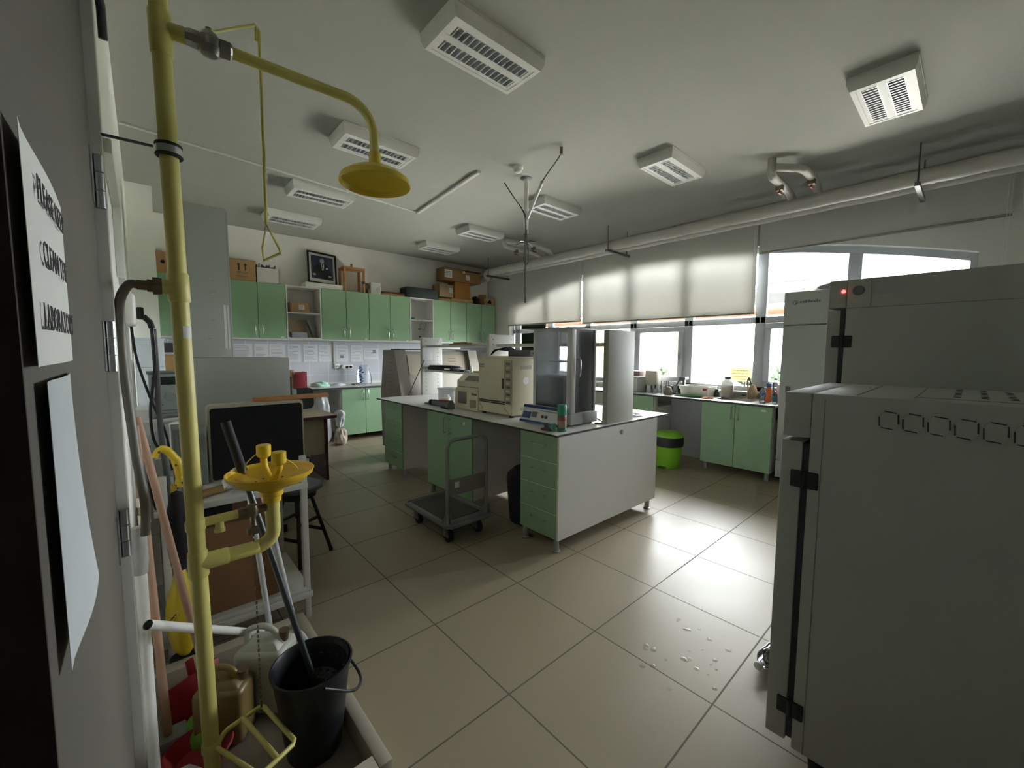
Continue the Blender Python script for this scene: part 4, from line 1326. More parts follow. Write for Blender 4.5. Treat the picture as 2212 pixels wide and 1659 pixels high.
MB().box(cx1 - 0.010, cx1 - 0.006, cy0 + 0.025, cy1 - 0.025, cz0, cz1 - 0.013).build('side_glass', dg, t)
MB().box(cx0 + 0.03, cx1 - 0.02, cy1 - 0.012, cy1 - 0.006, cz0, cz1 - 0.013).build('back_panel', mat('enclosure_back', 'a0a2a4', 0.5), t)
d = MB().box(cx0 + 0.05, cx1 - 0.025, cy0 + 0.004, cy0 + 0.008, cz0 + 0.005, cz1 - 0.014).build('door', dg, t)
bar_handle((cx0 + 0.075, cy0 + 0.004, 1.335), (0, 0, 1), 0.13, (0, -1, 0), 0.006, 0.03).build('handle', hand_m, d)
MB().box(cx0 - 0.03, cx1 + 0.02, cy0 + 0.12, cy1 + 0.06, cz1 + 0.0008, cz1 + 0.006).build('top_sheet', mat('dark_sheet', '55565a', 0.5), t)
i_ = MB().box(cx0 + 0.05, cx1 - 0.04, cy0 + 0.10, cy1 - 0.03, cz0 + 0.0005, 1.27, 0.004).build('inner_unit', mat('inner_grey', 'a2a5a7', 0.5), t)
MB().box(cx0 + 0.045, cx0 + 0.051, cy0 + 0.12, cy0 + 0.28, 1.02, 1.25).build('inner_panel', mat('inner_dark', '5d6063', 0.4), i_)
MB().box(cx0 + 0.05, cx1 - 0.03, cy0 + 0.06, cy1 - 0.03, 1.375, 1.385).build('inner_shelf', mat('inner_grey', 'a2a5a7', 0.5), t)
tag(MB().tube(smooth_path([(2.78, 2.12, WT + 0.06), (2.83, 2.07, WT + 0.02), (2.80, 2.0, WT + 0.006), (2.74, 1.975, WT + 0.006), (2.70, 2.0, WT + 0.006), (2.74, 2.02, WT + 0.007)], 6), 0.005, 8).build('cable', black_pl), 'short black cable curled between the glass cabinet and the rack end', 'cable')

# heat-sealer / power box with blue stripes
t = thing('blue_striped_unit', 'slanted white control box with two dark blue stripes', 'instrument', (2.36, 2.30, WT))
ang = -0.03
b = MB().prism([(2.325, WT + 0.004), (2.44, WT + 0.004), (2.44, WT + 0.14), (2.385, WT + 0.14)], 'y', 2.075, 2.495)
b.build('body', mat('unit_white', 'd3d5d6', 0.4), t)


def on_slant(y0, y1, s0, s1, out=0.002):
    p = [(2.325 + 0.06 * s - out, WT + 0.004 + 0.136 * s + out * 0.4) for s in (s0, s1)]
    return MB().prism([p[0], p[1], (p[1][0] + out * 2, p[1][1]), (p[0][0] + out * 2, p[0][1])], 'y', y0, y1)


navy = mat('navy_blue', '2c3d78', 0.4)
on_slant(2.075, 2.495, 0.02, 0.14, 0.006).build('lower_stripe', navy, t)
on_slant(2.075, 2.495, 0.86, 1.0, 0.006).build('upper_stripe', navy, t)
on_slant(2.39, 2.48, 0.25, 0.62).build('blue_label', mat('mid_blue', '4a628e', 0.5), t)
on_slant(2.32, 2.38, 0.35, 0.66).build('display', mat('grey_lcd', '7b7d86', 0.3), t)
on_slant(2.10, 2.30, 0.74, 0.78).build('print', mat('grey_print', '8a8778', 0.7), t)
for y, c in ((2.255, '8a2a30'), (2.215, '3e6a4c')):
    MB().lathe([(0, 0), (0.013, 0), (0.012, 0.006), (0, 0.008)], (0, 0, 0), 16, Matrix.Translation((2.352, y, WT + 0.066)) @ Matrix.Rotation(-PI / 2 + 0.41, 4, 'Y')).build('button', mat('btn' + c, c, 0.4), t)
# spray can and small items at the corner
t = thing('spray_can', 'spray can with a teal cap at the island corner', 'spray can', (2.275, 1.985, WT))
MB().lathe([(0, 0.001), (0.031, 0.001), (0.032, 0.006), (0.032, 0.118), (0.028, 0.126), (0.0, 0.128)], (2.275, 1.985, WT)).build('can', mat('can_grey', '6d675f', 0.4, metal=0.3), t)
MB().lathe([(0.0325, 0.03), (0.0327, 0.031), (0.0327, 0.08), (0.0325, 0.081)], (2.275, 1.985, WT)).build('label', mat('label_brown', '9c8a74', 0.5), t)
MB().lathe([(0.0326, 0.081), (0.0328, 0.082), (0.0328, 0.105), (0.0326, 0.106)], (2.275, 1.985, WT)).build('red_band', mat('can_red', 'a2524a', 0.5), t)
MB().lathe([(0.0335, 0.122), (0.034, 0.125), (0.034, 0.18), (0.03, 0.198), (0.0, 0.20)], (2.275, 1.985, WT)).build('cap', mat('teal_cap', '3f9a80', 0.4), t)
MB().lathe([(0, 0.0006), (0.036, 0.0006), (0.036, 0.012), (0.032, 0.014)], (2.275, 1.985, WT)).build('base_ring', mat('teal_cap', '3f9a80', 0.4), t)
tag(MB().lathe([(0, 0.001), (0.022, 0.001), (0.022, 0.05), (0.018, 0.055), (0, 0.056)], (2.235, 2.035, WT)).build('teal_cup', mat('pale_teal', '7cc0ae', 0.35, alpha=0.8)), 'small pale teal cup right beside the spray can', 'cup')
tag(MB().box(2.19, 2.225, 2.035, 2.12, WT + 0.001, WT + 0.016, 0.003).build('red_eraser', mat('dull_red', '6b4540', 0.6)), 'small dull red block lying before the teal cup', 'block')
tag(MB().prism([(2.05, WT + 0.001), (2.12, WT + 0.001), (2.12, WT + 0.03), (2.085, WT + 0.055), (2.075, WT + 0.02)], 'x', 2.23, 2.245).build('clamp', mat('dark_clamp', '56524e', 0.5)), 'small dark metal clamp between the teal cup and the striped box', 'clamp')
tag(MB().sheet(crumple(3.35, 2.02, WT, 0.10, 0.05, 0.02, 21), 24, 6).build('clear_wrap', bag_pl), 'scrap of clear wrap lying at the window end of the island', 'wrap')

# stainless steel A-shaped hood behind the island
t = thing('steel_hood', 'stainless steel A-shaped hood cabinet on casters behind the island', 'steel cabinet', (3.17, 5.27, 0))
prof = [(4.97, 0.11), (5.56, 0.11), (5.585, 0.86), (5.48, 1.468), (5.15, 1.468), (4.955, 0.86)]
sd_m = mat('brushed_steel_shaded', '8b857c', 0.45, metal=0.6, scale=18)  # darker copy of the steel: shade of the sides put into the colour
MB().prism(prof, 'x', 2.5, 2.66).build('side_frame', sd_m, t)
MB().prism(prof, 'x', 3.70, 3.86).build('side_frame', sd_m, t)
MB().prism([(5.03, 0.11), (5.54, 0.11), (5.56, 0.86), (5.47, 1.45), (5.205, 1.45), (5.03, 0.86)], 'x', 2.66, 3.70).build('body', steel, t)
MB().prism([(5.03 + 0.175 * 0.45, 0.86 + 0.59 * 0.45), (5.19, 1.40), (5.18, 1.40), (5.03 + 0.175 * 0.45 - 0.012, 0.86 + 0.59 * 0.45)], 'x', 2.70, 3.66).build('upper_panel', mat('panel_steel_lit', 'b1a898', 0.4, metal=0.6), t)  # lighter copy of the steel: light on the sloped front put into the colour
lv = MB()
for cx in (3.02, 3.42):
    for i in range(5):
        f = 0.55 + i * 0.07
        y, z = 5.03 + 0.175 * f - 0.014, 0.86 + 0.59 * f
        lv.box(cx - 0.06, cx + 0.06, y - 0.004, y + 0.012, z - 0.006, z + 0.002)
lv.build('louvres', mat('louvre_dark', '6d675e', 0.5, metal=0.5), t)
lv = MB()
for i in range(9):
    lv.box(2.494, 2.501, 5.22, 5.33, 0.93 + i * 0.052, 0.937 + i * 0.052)
lv.build('side_louvres', MATS['louvre_dark'], t)
MB().box(2.60, 3.76, 5.17, 5.46, 1.4685, 1.482, 0.003).build('top_plate', mat('top_dark', '5e5a56', 0.5), t)
tb = MB().box(3.08, 3.60, 5.20, 5.26, 1.4825, 1.515, 0.006)
tb.build('lamp_bar', white_pl, t)
for x, y in ((2.57, 5.05), (2.57, 5.48), (3.78, 5.05), (3.78, 5.48)):
    MB().cyl((x - 0.015, y, 0.045), (x + 0.015, y, 0.045), 0.045).box(x - 0.025, x + 0.025, y - 0.02, y + 0.02, 0.06, 0.111).build('caster', rubber, t)

# black waste bin under the bench and platform trolley in front
t = thing('waste_bin', 'black waste bin tucked under the island, white paper over its edge', 'bin', (2.43, 2.50, 0))
MB().lathe([(0, 0.002), (0.15, 0.002), (0.155, 0.02), (0.185, 0.36), (0.175, 0.41), (0.12, 0.46), (0, 0.475)], (2.43, 2.50, 0), 30).build('body', mat('bin_black', '1f2123', 0.5), t)
pp = MB().sheet(lambda u, v: (2.31 + 0.13 * u + 0.0 * v, 2.41 + 0.16 * v, 0.482 - 0.45 * (1 - u) ** 2 * 0.35 + 0.01 * math.sin(5 * v)), 8, 6, 0.0006)
tag(pp.build('paper_sheet', paper), 'white paper sheet lying over the black waste bin', 'paper')

t = thing('platform_trolley', 'grey platform trolley with a tubular push handle in front of the island', 'trolley', (1.815, 2.83, 0))
tg = mat('trolley_grey_steel', '8a8c8a', 0.4, metal=0.5)
x0, x1, y0, y1, z = 1.61, 2.025, 2.49, 3.16, 0.165
bp = MB()
poly = [(x0 + 0.03, y0), (x1 - 0.03, y0), (x1, y0 + 0.03), (x1, y1 - 0.03), (x1 - 0.03, y1), (x0 + 0.03, y1), (x0, y1 - 0.03), (x0, y0 + 0.03)]
bp.prism(poly, 'z', z - 0.022, z)
bp.build('deck', tg, t)
bp = MB()
bp.tube([(x, y, z - 0.006) for x, y in poly], 0.017, 10, closed=True)
bp.build('bumper_rim', mat('rim_grey', '6f7272', 0.6), t)
MB().box(x0 + 0.045, x1 - 0.045, y0 + 0.10, y1 - 0.035, z - 0.001, z + 0.005, 0.002).build('mat', mat('rubber_mat', '4c4b47', 0.8, bump=0.3, bscale=120), t)
MB().box(x0 + 0.045, x1 - 0.045, y0 + 0.028, y0 + 0.075, z - 0.001, z + 0.003, 0.002).build('foot_plate', mat('rim_grey', '6f7272', 0.6), t)
hy, hz, r = y0 + 0.05, 0.80, 0.07
pts = [(x0 + 0.025, hy, z)] + [(x0 + 0.025, hy, z + 0.3)] + arc((x0 + 0.025 + r, hy, hz - r), r, PI, PI / 2, 8, (1, 0, 0), (0, 0, 1)) + arc((x1 - 0.02 - r, hy, hz - r), r, PI / 2, 0, 8, (1, 0, 0), (0, 0, 1)) + [(x1 - 0.02, hy, z)]
MB().tube(pts, 0.0145, 14).build('push_handle', tg, t)
cp = MB().box(x0 + 0.035, x1 - 0.03, hy - 0.004, hy + 0.004, 0.375, 0.50, 0.003).build('cross_plate', mat('plate_grey', '7c7b78', 0.5), t)
MB().box(x0 + 0.09, x0 + 0.13, hy - 0.006, hy - 0.004, 0.43, 0.475).build('sticker', paper, cp)
for x in (x0 + 0.025, x1 - 0.02):
    MB().prism([(hy - 0.03, z), (hy + 0.05, z), (hy + 0.02, z + 0.07), (hy - 0.02, z + 0.07)], 'x', x - 0.02, x - 0.015).prism([(hy - 0.03, z), (hy + 0.05, z), (hy + 0.02, z + 0.07), (hy - 0.02, z + 0.07)], 'x', x + 0.015, x + 0.02).cyl((x - 0.024, hy + 0.005, z + 0.045), (x + 0.024, hy + 0.005, z + 0.045), 0.008).build('hinge_bracket', tg, t)
for x, y in ((x0 + 0.07, y0 + 0.12), (x1 - 0.07, y0 + 0.12), (x0 + 0.07, y1 - 0.09), (x1 - 0.07, y1 - 0.09)):
    c = MB().cyl((x - 0.014, y - 0.02, 0.05), (x + 0.014, y - 0.02, 0.05), 0.05, seg=24).build('wheel', rubber, t)
    MB().cyl((x - 0.016, y - 0.02, 0.05), (x + 0.016, y - 0.02, 0.05), 0.018).build('hub', grey_pl, c)
    MB().box(x - 0.024, x - 0.018, y - 0.035, y + 0.02, 0.04, 0.135, 0.002).box(x + 0.018, x + 0.024, y - 0.035, y + 0.02, 0.04, 0.135, 0.002).box(x - 0.03, x + 0.03, y - 0.035, y + 0.03, 0.13, 0.143, 0.002).build('fork', tg, c)
# ================================================================== window counter
CX = 5.16
tag_l = 'counter'
w = MB()
sy0, sy1, sx0, sx1 = 1.70, 2.12, 5.30, 5.62        # sink cut-out
for b_ in ((CX - 0.02, sx0, 1.40, 5.0), (sx1, 5.734, 1.40, 5.0), (sx0, sx1, 1.40, sy0), (sx0, sx1, sy1, 5.0)):
    w.box(*b_, 0.852, WT)
w.mi = 1
w.box(CX - 0.022, CX - 0.02, 1.40, 5.0, 0.851, WT - 0.001)
tag(w.build('window_worktop', [worktop_m, edge_dk]), 'white worktop with a sink along the arched window', 'worktop')
t = thing('sink', 'shallow steel sink let into the window worktop', 'sink', ((sx0 + sx1) / 2, (sy0 + sy1) / 2, 0.72))
m = MB()
m.box(sx0 - 0.012, sx1 + 0.012, sy0 - 0.012, sy0 + 0.004, WT + 0.0004, WT + 0.004).box(sx0 - 0.012, sx1 + 0.012, sy1 - 0.004, sy1 + 0.012, WT + 0.0004, WT + 0.004)
m.box(sx0 - 0.012, sx0 + 0.004, sy0, sy1, WT + 0.0004, WT + 0.004).box(sx1 - 0.004, sx1 + 0.012, sy0, sy1, WT + 0.0004, WT + 0.004)
m.build('rim', steel, t)
m = MB()
m.box(sx0 + 0.001, sx0 + 0.004, sy0 + 0.001, sy1 - 0.001, 0.72, WT).box(sx1 - 0.004, sx1 - 0.001, sy0 + 0.001, sy1 - 0.001, 0.72, WT)
m.box(sx0 + 0.004, sx1 - 0.004, sy0 + 0.001, sy0 + 0.004, 0.72, WT).box(sx0 + 0.004, sx1 - 0.004, sy1 - 0.004, sy1 - 0.001, 0.72, WT).box(sx0 + 0.004, sx1 - 0.004, sy0 + 0.004, sy1 - 0.004, 0.72, 0.724)
m.build('basin', steel, t)


def base_x(y0, y1, lab, plate_y, end=None):
    t = thing('base_cabinet', lab, 'cabinet', (CX, (y0 + y1) / 2, 0))
    MB().box(CX + 0.018, 5.73, y0, y1, 0.10, 0.70).box(CX + 0.018, sx0 - 0.015, y0, y1, 0.70, 0.851).build('body', mel_white, t)
    ym = (y0 + y1) / 2
    for a, b, hy in ((y0 + 0.002, ym - 0.003, ym - 0.04), (ym + 0.003, y1 - 0.002, ym + 0.04)):
        d = MB().box(CX, CX + 0.018, a, b, 0.10, 0.848, 0.0015, 1).build('door', green, t)
        bar_handle((CX, hy, 0.745), (0, 0, 1), 0.14, (-1, 0, 0), 0.005, 0.026).build('handle', hand_m, d)
    for y in (y0 + 0.04, y1 - 0.05):
        leg(CX + 0.05, y, 0.10, t)
        leg(5.66, y, 0.10, t)
    tagplate((CX - 0.0002, plate_y, 0.805), (-1, 0, 0), t, 0.05, 0.022)


base_x(1.43, 2.205, 'green double door sink cabinet under the window worktop, beside the tall fridge', 1.52)
base_x(2.86, 3.62, 'green base cabinet under the window worktop half hidden behind the island', 3.25)
tag(MB().box(5.66, 5.68, 2.21, 2.855, 0.0, 0.85).build('knee_panel', mat('shadow_grey_panel', 'a9abad', 0.6)), 'shade-grey panel behind the green pedal bin under the window worktop', 'panel')  # shade of the knee space is put into the panel's grey

# pedal bin
t = thing('pedal_bin', 'lime green pedal bin with a black bag rim beside the island', 'bin', (4.93, 2.50, 0))
bx, by = 4.93, 2.50
MB().lathe([(0, 0.001), (0.135, 0.001), (0.14, 0.01), (0.158, 0.30), (0.15, 0.30)], (bx, by, 0), 36).build('body', green_pl, t)
MB().lathe([(0.159, 0.275), (0.172, 0.285), (0.176, 0.33), (0.172, 0.395), (0.166, 0.40)], (bx, by, 0), 36).build('bag_rim', mat('bin_bag_black', '232427', 0.4, bump=0.4, bscale=30), t)
MB().lathe([(0.168, 0.392), (0.172, 0.40), (0.168, 0.425), (0.13, 0.455), (0, 0.465)], (bx, by, 0), 36).build('lid', green_pl, t)
MB().box(bx - 0.19, bx - 0.12, by - 0.045, by + 0.045, 0.012, 0.03, 0.006).build('pedal', mat('dark_green_pedal', '4d7a22', 0.5), t)


def bottle(name, lab, x, y, prof, m, cap=None, label=None, z=WT, cat='bottle', seg=26):
    t = thing(name, lab, cat, (x, y, z))
    MB().lathe(prof, (x, y, z), seg).build('body', m, t)
    if cap:
        MB().lathe(cap[0], (x, y, z), 20).build('cap', cap[1], t)
    if label:
        r, a, b, lm = label
        MB().lathe([(r, a), (r + 0.0008, a + 0.001), (r + 0.0008, b - 0.001), (r, b)], (x, y, z), seg).build('label', lm, t)
    return t


milky = mat('milky_bottle', 'd9d7d2', 0.3, alpha=0.75)
clear = clear_pl
bottle('plastic_bottle', 'large milky bottle with a dark cap in front of the yellow notice', 5.66, 2.10,
       [(0, 0.001), (0.07, 0.001), (0.075, 0.01), (0.075, 0.16), (0.07, 0.20), (0.035, 0.235), (0.03, 0.24), (0.03, 0.25), (0, 0.25)], milky,
       ([(0.034, 0.24), (0.036, 0.242), (0.036, 0.268), (0, 0.27)], mat('dark_cap', '3c3b48', 0.4)), (0.0755, 0.045, 0.13, mat('bottle_label', 'c4bda9', 0.7)))
bottle('water_bottle', 'small clear water bottle with a blue label band next to the sink', 5.32, 1.585,
       [(0, 0.001), (0.028, 0.001), (0.031, 0.008), (0.031, 0.10), (0.033, 0.11), (0.031, 0.14), (0.014, 0.172), (0.013, 0.18), (0, 0.18)], clear,
       ([(0.015, 0.176), (0.016, 0.178), (0.016, 0.19), (0, 0.191)], mat('navy_cap', '32374a', 0.4)), (0.0318, 0.085, 0.118, mat('blue_band', '49628c', 0.4)))
bottle('detergent_bottle', 'orange detergent bottle with a blue neck behind the water bottle', 5.50, 1.575,
       [(0, 0.001), (0.03, 0.001), (0.033, 0.01), (0.033, 0.15), (0.024, 0.175), (0, 0.178)], mat('orange_plastic', 'd8703c', 0.4, var=0.25, scale=18),
       ([(0.022, 0.172), (0.026, 0.176), (0.03, 0.22), (0.028, 0.226), (0, 0.228)], mat('blue_cap', '4a6c96', 0.4)))
bottle('small_bottle', 'little teal labelled bottle standing right before the pink jug', 5.42, 1.487,
       [(0, 0.001), (0.022, 0.001), (0.024, 0.006), (0.024, 0.10), (0.012, 0.118), (0.012, 0.135), (0, 0.136)], clear,
       ([(0.013, 0.128), (0.014, 0.13), (0.012, 0.142), (0, 0.143)], grey_pl), (0.0246, 0.02, 0.09, mat('teal_label', '4c8a94', 0.5)))
t = thing('pink_jug', 'pale pink jug with a sloped shoulder beside the tall fridge', 'jug', (5.60, 1.455, WT))
MB().prism([(1.395, WT + 0.001), (1.51, WT + 0.001), (1.51, WT + 0.19), (1.49, WT + 0.215), (1.465, WT + 0.215), (1.395, WT + 0.15)], 'x', 5.55, 5.65).build('body', mat('pale_pink', 'd6c2c6', 0.4), t)
MB().cyl((5.60, 1.478, WT + 0.214), (5.60, 1.478, WT + 0.24), 0.016).build('cap', mat('grey_cap', '8b8690', 0.4), t)
bottle('squeeze_bottle', 'clear tall bottle with a black cap behind the pink jug', 5.69, 1.56,
       [(0, 0.001), (0.03, 0.001), (0.032, 0.008), (0.032, 0.20), (0.015, 0.235), (0.013, 0.26), (0, 0.26)], clear, ([(0.017, 0.255), (0.02, 0.257), (0.02, 0.275), (0.008, 0.28), (0, 0.283)], black_pl))
bottle('detergent_bottle', 'violet blue bottle standing behind the pink jug near the glass', 5.69, 1.47,
       [(0, 0.001), (0.035, 0.001), (0.036, 0.008), (0.036, 0.19), (0.03, 0.215), (0, 0.217)], mat('violet_blue', '7d89ad', 0.4))
# loofah on the tap
t = thing('tap', 'sink tap with a tan gourd-shaped loofah hung over it', 'tap', (5.68, 1.86, WT))
MB().cyl((5.68, 1.86, WT), (5.68, 1.86, WT + 0.05), 0.02).tube(smooth_path([(5.68, 1.86, WT + 0.05), (5.675, 1.86, WT + 0.16), (5.64, 1.86, WT + 0.22), (5.57, 1.86, WT + 0.21), (5.55, 1.86, WT + 0.17)], 6), 0.010, 12).build('spout', chrome, t)
MB().box(5.665, 5.695, 1.885, 1.93, WT + 0.03, WT + 0.045, 0.004).box(5.665, 5.695, 1.79, 1.835, WT + 0.03, WT + 0.045, 0.004).build('lever', mat('dark_green_tap', '3f5e4a', 0.5), t)
t = thing('loofah', 'tan gourd-shaped loofah standing at the sink edge with a grey clip', 'sponge', (5.64, 1.80, WT))
MB().lathe([(0, 0.005), (0.025, 0.006), (0.047, 0.04), (0.055, 0.08), (0.046, 0.13), (0.032, 0.165), (0.025, 0.18), (0, 0.19)], (5.64, 1.795, WT), 20).build('body', mat('tan_loofah', 'b9a382', 0.9, var=0.15, bump=0.5, bscale=60), t)
MB().prism([(1.80, WT + 0.185), (1.815, WT + 0.185), (1.835, WT + 0.235), (1.865, WT + 0.225), (1.85, WT + 0.275), (1.835, WT + 0.275)], 'x', 5.632, 5.648).build('clip', mat('grey_green_clip', '6f7b74', 0.5), t)
# basin, cloths, glassware
t = thing('plastic_basin', 'pale rectangular plastic basin with a red label on the window worktop', 'basin', (5.53, 2.42, WT))
m = MB()
m.frustum(5.53, 2.42, WT + 0.001, WT + 0.005, 0.25, 0.34, 0.25, 0.34)
for k in range(4):
    pass
o_ = [(-0.14, -0.19), (0.14, -0.19), (0.14, 0.19), (-0.14, 0.19)]
b_ = [(-0.125, -0.17), (0.125, -0.17), (0.125, 0.17), (-0.125, 0.17)]
for i in range(4):
    j = (i + 1) % 4
    m.quad([(5.53 + b_[i][0], 2.42 + b_[i][1], WT + 0.004), (5.53 + b_[j][0], 2.42 + b_[j][1], WT + 0.004), (5.53 + o_[j][0], 2.42 + o_[j][1], WT + 0.13), (5.53 + o_[i][0], 2.42 + o_[i][1], WT + 0.13)])
m.build('tub', mat('pale_basin', 'd5d0c8', 0.35, alpha=0.9), t)
MB().tube([(5.53 + x, 2.42 + y, WT + 0.13) for x, y in o_], 0.006, 8, closed=True).build('rim', mat('pale_basin_rim', 'dad7d0', 0.35), t)
MB().box(5.389, 5.392, 2.25, 2.30, WT + 0.085, WT + 0.115).build('red_label', mat('red_label', 'a33a3a', 0.5), t)
tag(MB().sheet(crumple(5.34, 2.44, WT, 0.10, 0.17, 0.03, 31), 30, 8).build('green_cloth', mat('green_cloth', '4f8a57', 0.9)), 'green cloth lying in front of the pale basin', 'cloth')
tag(MB().sheet(crumple(5.30, 2.20, WT, 0.08, 0.07, 0.022, 32), 30, 8).build('orange_cloth', mat('peach_cloth', 'c98f68', 0.9)), 'peach orange cloth beside the green cloth at the worktop edge', 'cloth')
gl_m = thin_glass('beaker_glass', (0.93, 0.95, 0.96), 0.2, 0.05)


def beaker(x, y, r, h, lab, name='beaker'):
    m = MB().lathe([(0, 0.002), (r * 0.95, 0.002), (r, 0.008), (r, h - 0.006), (r * 1.08, h), (r * 1.02, h), (r * 0.94, h - 0.008), (r * 0.94, 0.01), (0, 0.008)], (x, y, WT), 24)
    return tag(m.build(name, gl_m), lab, name.replace('_', ' '), 'glassware on the window worktop')


beaker(5.38, 3.06, 0.05, 0.11, 'clear glass beaker nearest the white foam box')
beaker(5.50, 2.98, 0.055, 0.115, 'wide glass beaker behind the small one')
beaker(5.36, 2.95, 0.035, 0.07, 'smallest glass beaker at the worktop edge')
beaker(5.48, 2.72, 0.055, 0.12, 'glass beaker standing next to the dark handled pan')
beaker(5.58, 2.66, 0.045, 0.08, 'low glass beaker beside the pale basin')
beaker(5.36, 2.84, 0.022, 0.19, 'tall narrow glass cylinder among the beakers', 'measuring_cylinder')
beaker(5.40, 2.79, 0.022, 0.185, 'second tall glass cylinder, nearer the window sash', 'measuring_cylinder')
bottle('brown_jar', 'brown grey jar lying among the glass beakers', 5.33, 2.74, [(0, 0.001), (0.05, 0.001), (0.055, 0.05), (0.035, 0.11), (0, 0.112)], mat('brown_grey_jar', '857a68', 0.4), cat='jar')
t = thing('dark_pan', 'dark pan with an upright black handle on the window worktop', 'pan', (5.65, 2.86, WT))
MB().lathe([(0, 0.001), (0.07, 0.001), (0.08, 0.06), (0.085, 0.10), (0.075, 0.10), (0.07, 0.02), (0, 0.02)], (5.65, 2.86, WT)).build('bowl', mat('pan_dark', '55565a', 0.4, metal=0.3), t)
MB().tube([(5.64, 2.80, WT + 0.08), (5.62, 2.72, WT + 0.20)], 0.008, 8).build('handle', black_pl, t)
t = thing('foam_box', 'big white foam box on the window worktop next to the beakers', 'box', (5.50, 3.42, WT))
MB().box(5.30, 5.70, 3.20, 3.62, WT + 0.001, WT + 0.20, 0.008).build('body', mat('foam_white', 'c9c9c8', 0.85), t)
MB().box(5.295, 5.705, 3.195, 3.625, WT + 0.2012, WT + 0.225, 0.006).build('lid', MATS['foam_white'], t)
carton('flat_carton', 'flat brown grey carton lying on the white foam box', 5.42, 5.66, 3.24, 3.55, WT + 0.226, WT + 0.30, m=mat('mauve_carton', '8f7f78', 0.85))
tag(MB().box(5.5, 5.64, 3.02, 3.19, WT + 0.001, WT + 0.31, 0.004).build('white_carton', mat('cream_carton', 'cfc8b8', 0.8)), 'cream carton standing behind the foam box at the window', 'box')
tag(MB().box(5.55, 5.66, 2.615, 2.70, WT + 0.20, WT + 0.24, 0.004).box(5.59, 5.62, 2.64, 2.67, WT + 0.001, WT + 0.2, 0.003).build('stand_scale', mat('dark_scale', '5a5b60', 0.5)), 'small dark topped stand between the basin and the window mullion', 'stand')
bottle('dark_bottle', 'short dark bottle right of the pale basin', 5.62, 2.215, [(0, 0.001), (0.03, 0.001), (0.03, 0.06), (0.02, 0.075), (0.02, 0.10), (0, 0.101)], mat('dark_olive', '4c4f48', 0.4))
# notice taped on the pane
t = thing('window_notice', 'yellowed handwritten paper notice taped on the window pane', 'notice', (5.87, 2.02, 1.19))
ny0, ny1, nz0, nz1 = 1.90, 2.15, 1.075, 1.255
MB().sheet(lambda u, v: (5.8795 - 0.002 * math.sin(3 * u), ny0 + (ny1 - ny0) * u, nz0 + (nz1 - nz0) * v), 8, 4, 0.0005).build('sheet', blind_mat('yellowed_notice', 'd9cba6', 0.5), t)
m = MB()
rr = random.Random(11)
for k in range(4):
    y = ny1 - 0.025 - (0.06 if k == 3 else 0)
    z = nz1 - 0.035 - k * 0.038
    while y > ny0 + (0.06 if k == 3 else 0.035):
        q = rr.uniform(0.006, 0.016)
        m.box(5.875, 5.8765, y - q, y, z - rr.uniform(0.004, 0.009), z + rr.uniform(0.004, 0.008))
        y -= q + rr.uniform(0.003, 0.008)
m.build('handwriting', mat('faded_ink', 'a89a78', 0.8), t)

# ================================================================== tall fridge
t = thing('tall_fridge', 'tall grey white laboratory fridge at the end of the window counter', 'fridge', (5.45, 1.02, 0))
fx, fy0, fy1 = 5.15, 0.66, 1.375
MB().box(fx + 0.03, 5.725, fy0, fy1, 0.09, 2.10, 0.006).build('body', grey_coat, t)
MB().box(fx, fx + 0.03, fy0, fy1, 1.757, 2.10, 0.006).build('top_panel', grey_coat, t)
d = MB().box(fx, fx + 0.03, fy0, fy1, 0.285, 1.747, 0.006).build('door', grey_coat, t)
h = MB().box(fx - 0.006, fx + 0.002, fy1 - 0.10, fy1 - 0.055, 0.93, 1.10, 0.004)  # raised plate; its dark grey paints the shade of a handle recess
h.build('handle_shade_plate', mat('handle_shadow_grey', '6a6d70', 0.5), d)
g = MB().box(fx, fx + 0.028, fy0, fy1, 0.09, 0.275, 0.004).build('grille', grey_coat, t)
m = MB()
for i in range(4):
    for y in (fy1 - 0.13, fy1 - 0.31):
        m.box(fx - 0.002, fx + 0.002, y - 0.06, y + 0.06, 0.115 + i * 0.04, 0.127 + i * 0.04)
m.build('slots', black_pl, g)
lg = MB()
lg.lathe([(0.016, 0), (0.022, 0), (0.022, 0.002), (0.016, 0.002)], (0, 0, 0), 20, Matrix.Translation((fx - 0.0005, fy1 - 0.10, 1.985)) @ Matrix.Rotation(-PI / 2, 4, 'Y'))
lg.lathe([(0, 0), (0.010, 0), (0.010, 0.002), (0, 0.002)], (0, 0, 0), 14, Matrix.Translation((fx - 0.0005, fy1 - 0.108, 1.978)) @ Matrix.Rotation(-PI / 2, 4, 'Y'))
lg.build('logo_mark', mat('logo_grey', '6f7478', 0.6), t)
rr = random.Random(5)
lg = MB()
y = fy1 - 0.14
for i in range(8):                                   # letters too blurred to read: low strokes of the same size
    w_ = rr.uniform(0.014, 0.02)
    lg.box(fx - 0.0015, fx + 0.001, y - w_, y, 1.978, 1.978 + (0.028 if i in (2, 3, 6) else 0.019))
    y -= w_ + 0.005
lg.build('logo_letters', MATS['logo_grey'], t)
for y in (fy0 + 0.06, fy1 - 0.06):
    MB().cyl((fx + 0.06, y - 0.015, 0.04), (fx + 0.06, y + 0.015, 0.04), 0.04).cyl((5.66, y - 0.015, 0.04), (5.66, y + 0.015, 0.04), 0.04).build('caster', rubber, t)
tag(MB().sheet(lambda u, v: (5.2 + 0.40 * v, 0.70 + 0.48 * u, 2.101 + 0.075 * math.sin(PI * min(1, u * 1.0)) ** 0.6 * (1 if 0 < v < 1 else 0)), 16, 6).build('grey_cover', mat('cover_grey', 'a4a6a6', 0.6)), 'low grey domed cover lying on top of the tall fridge', 'cover')

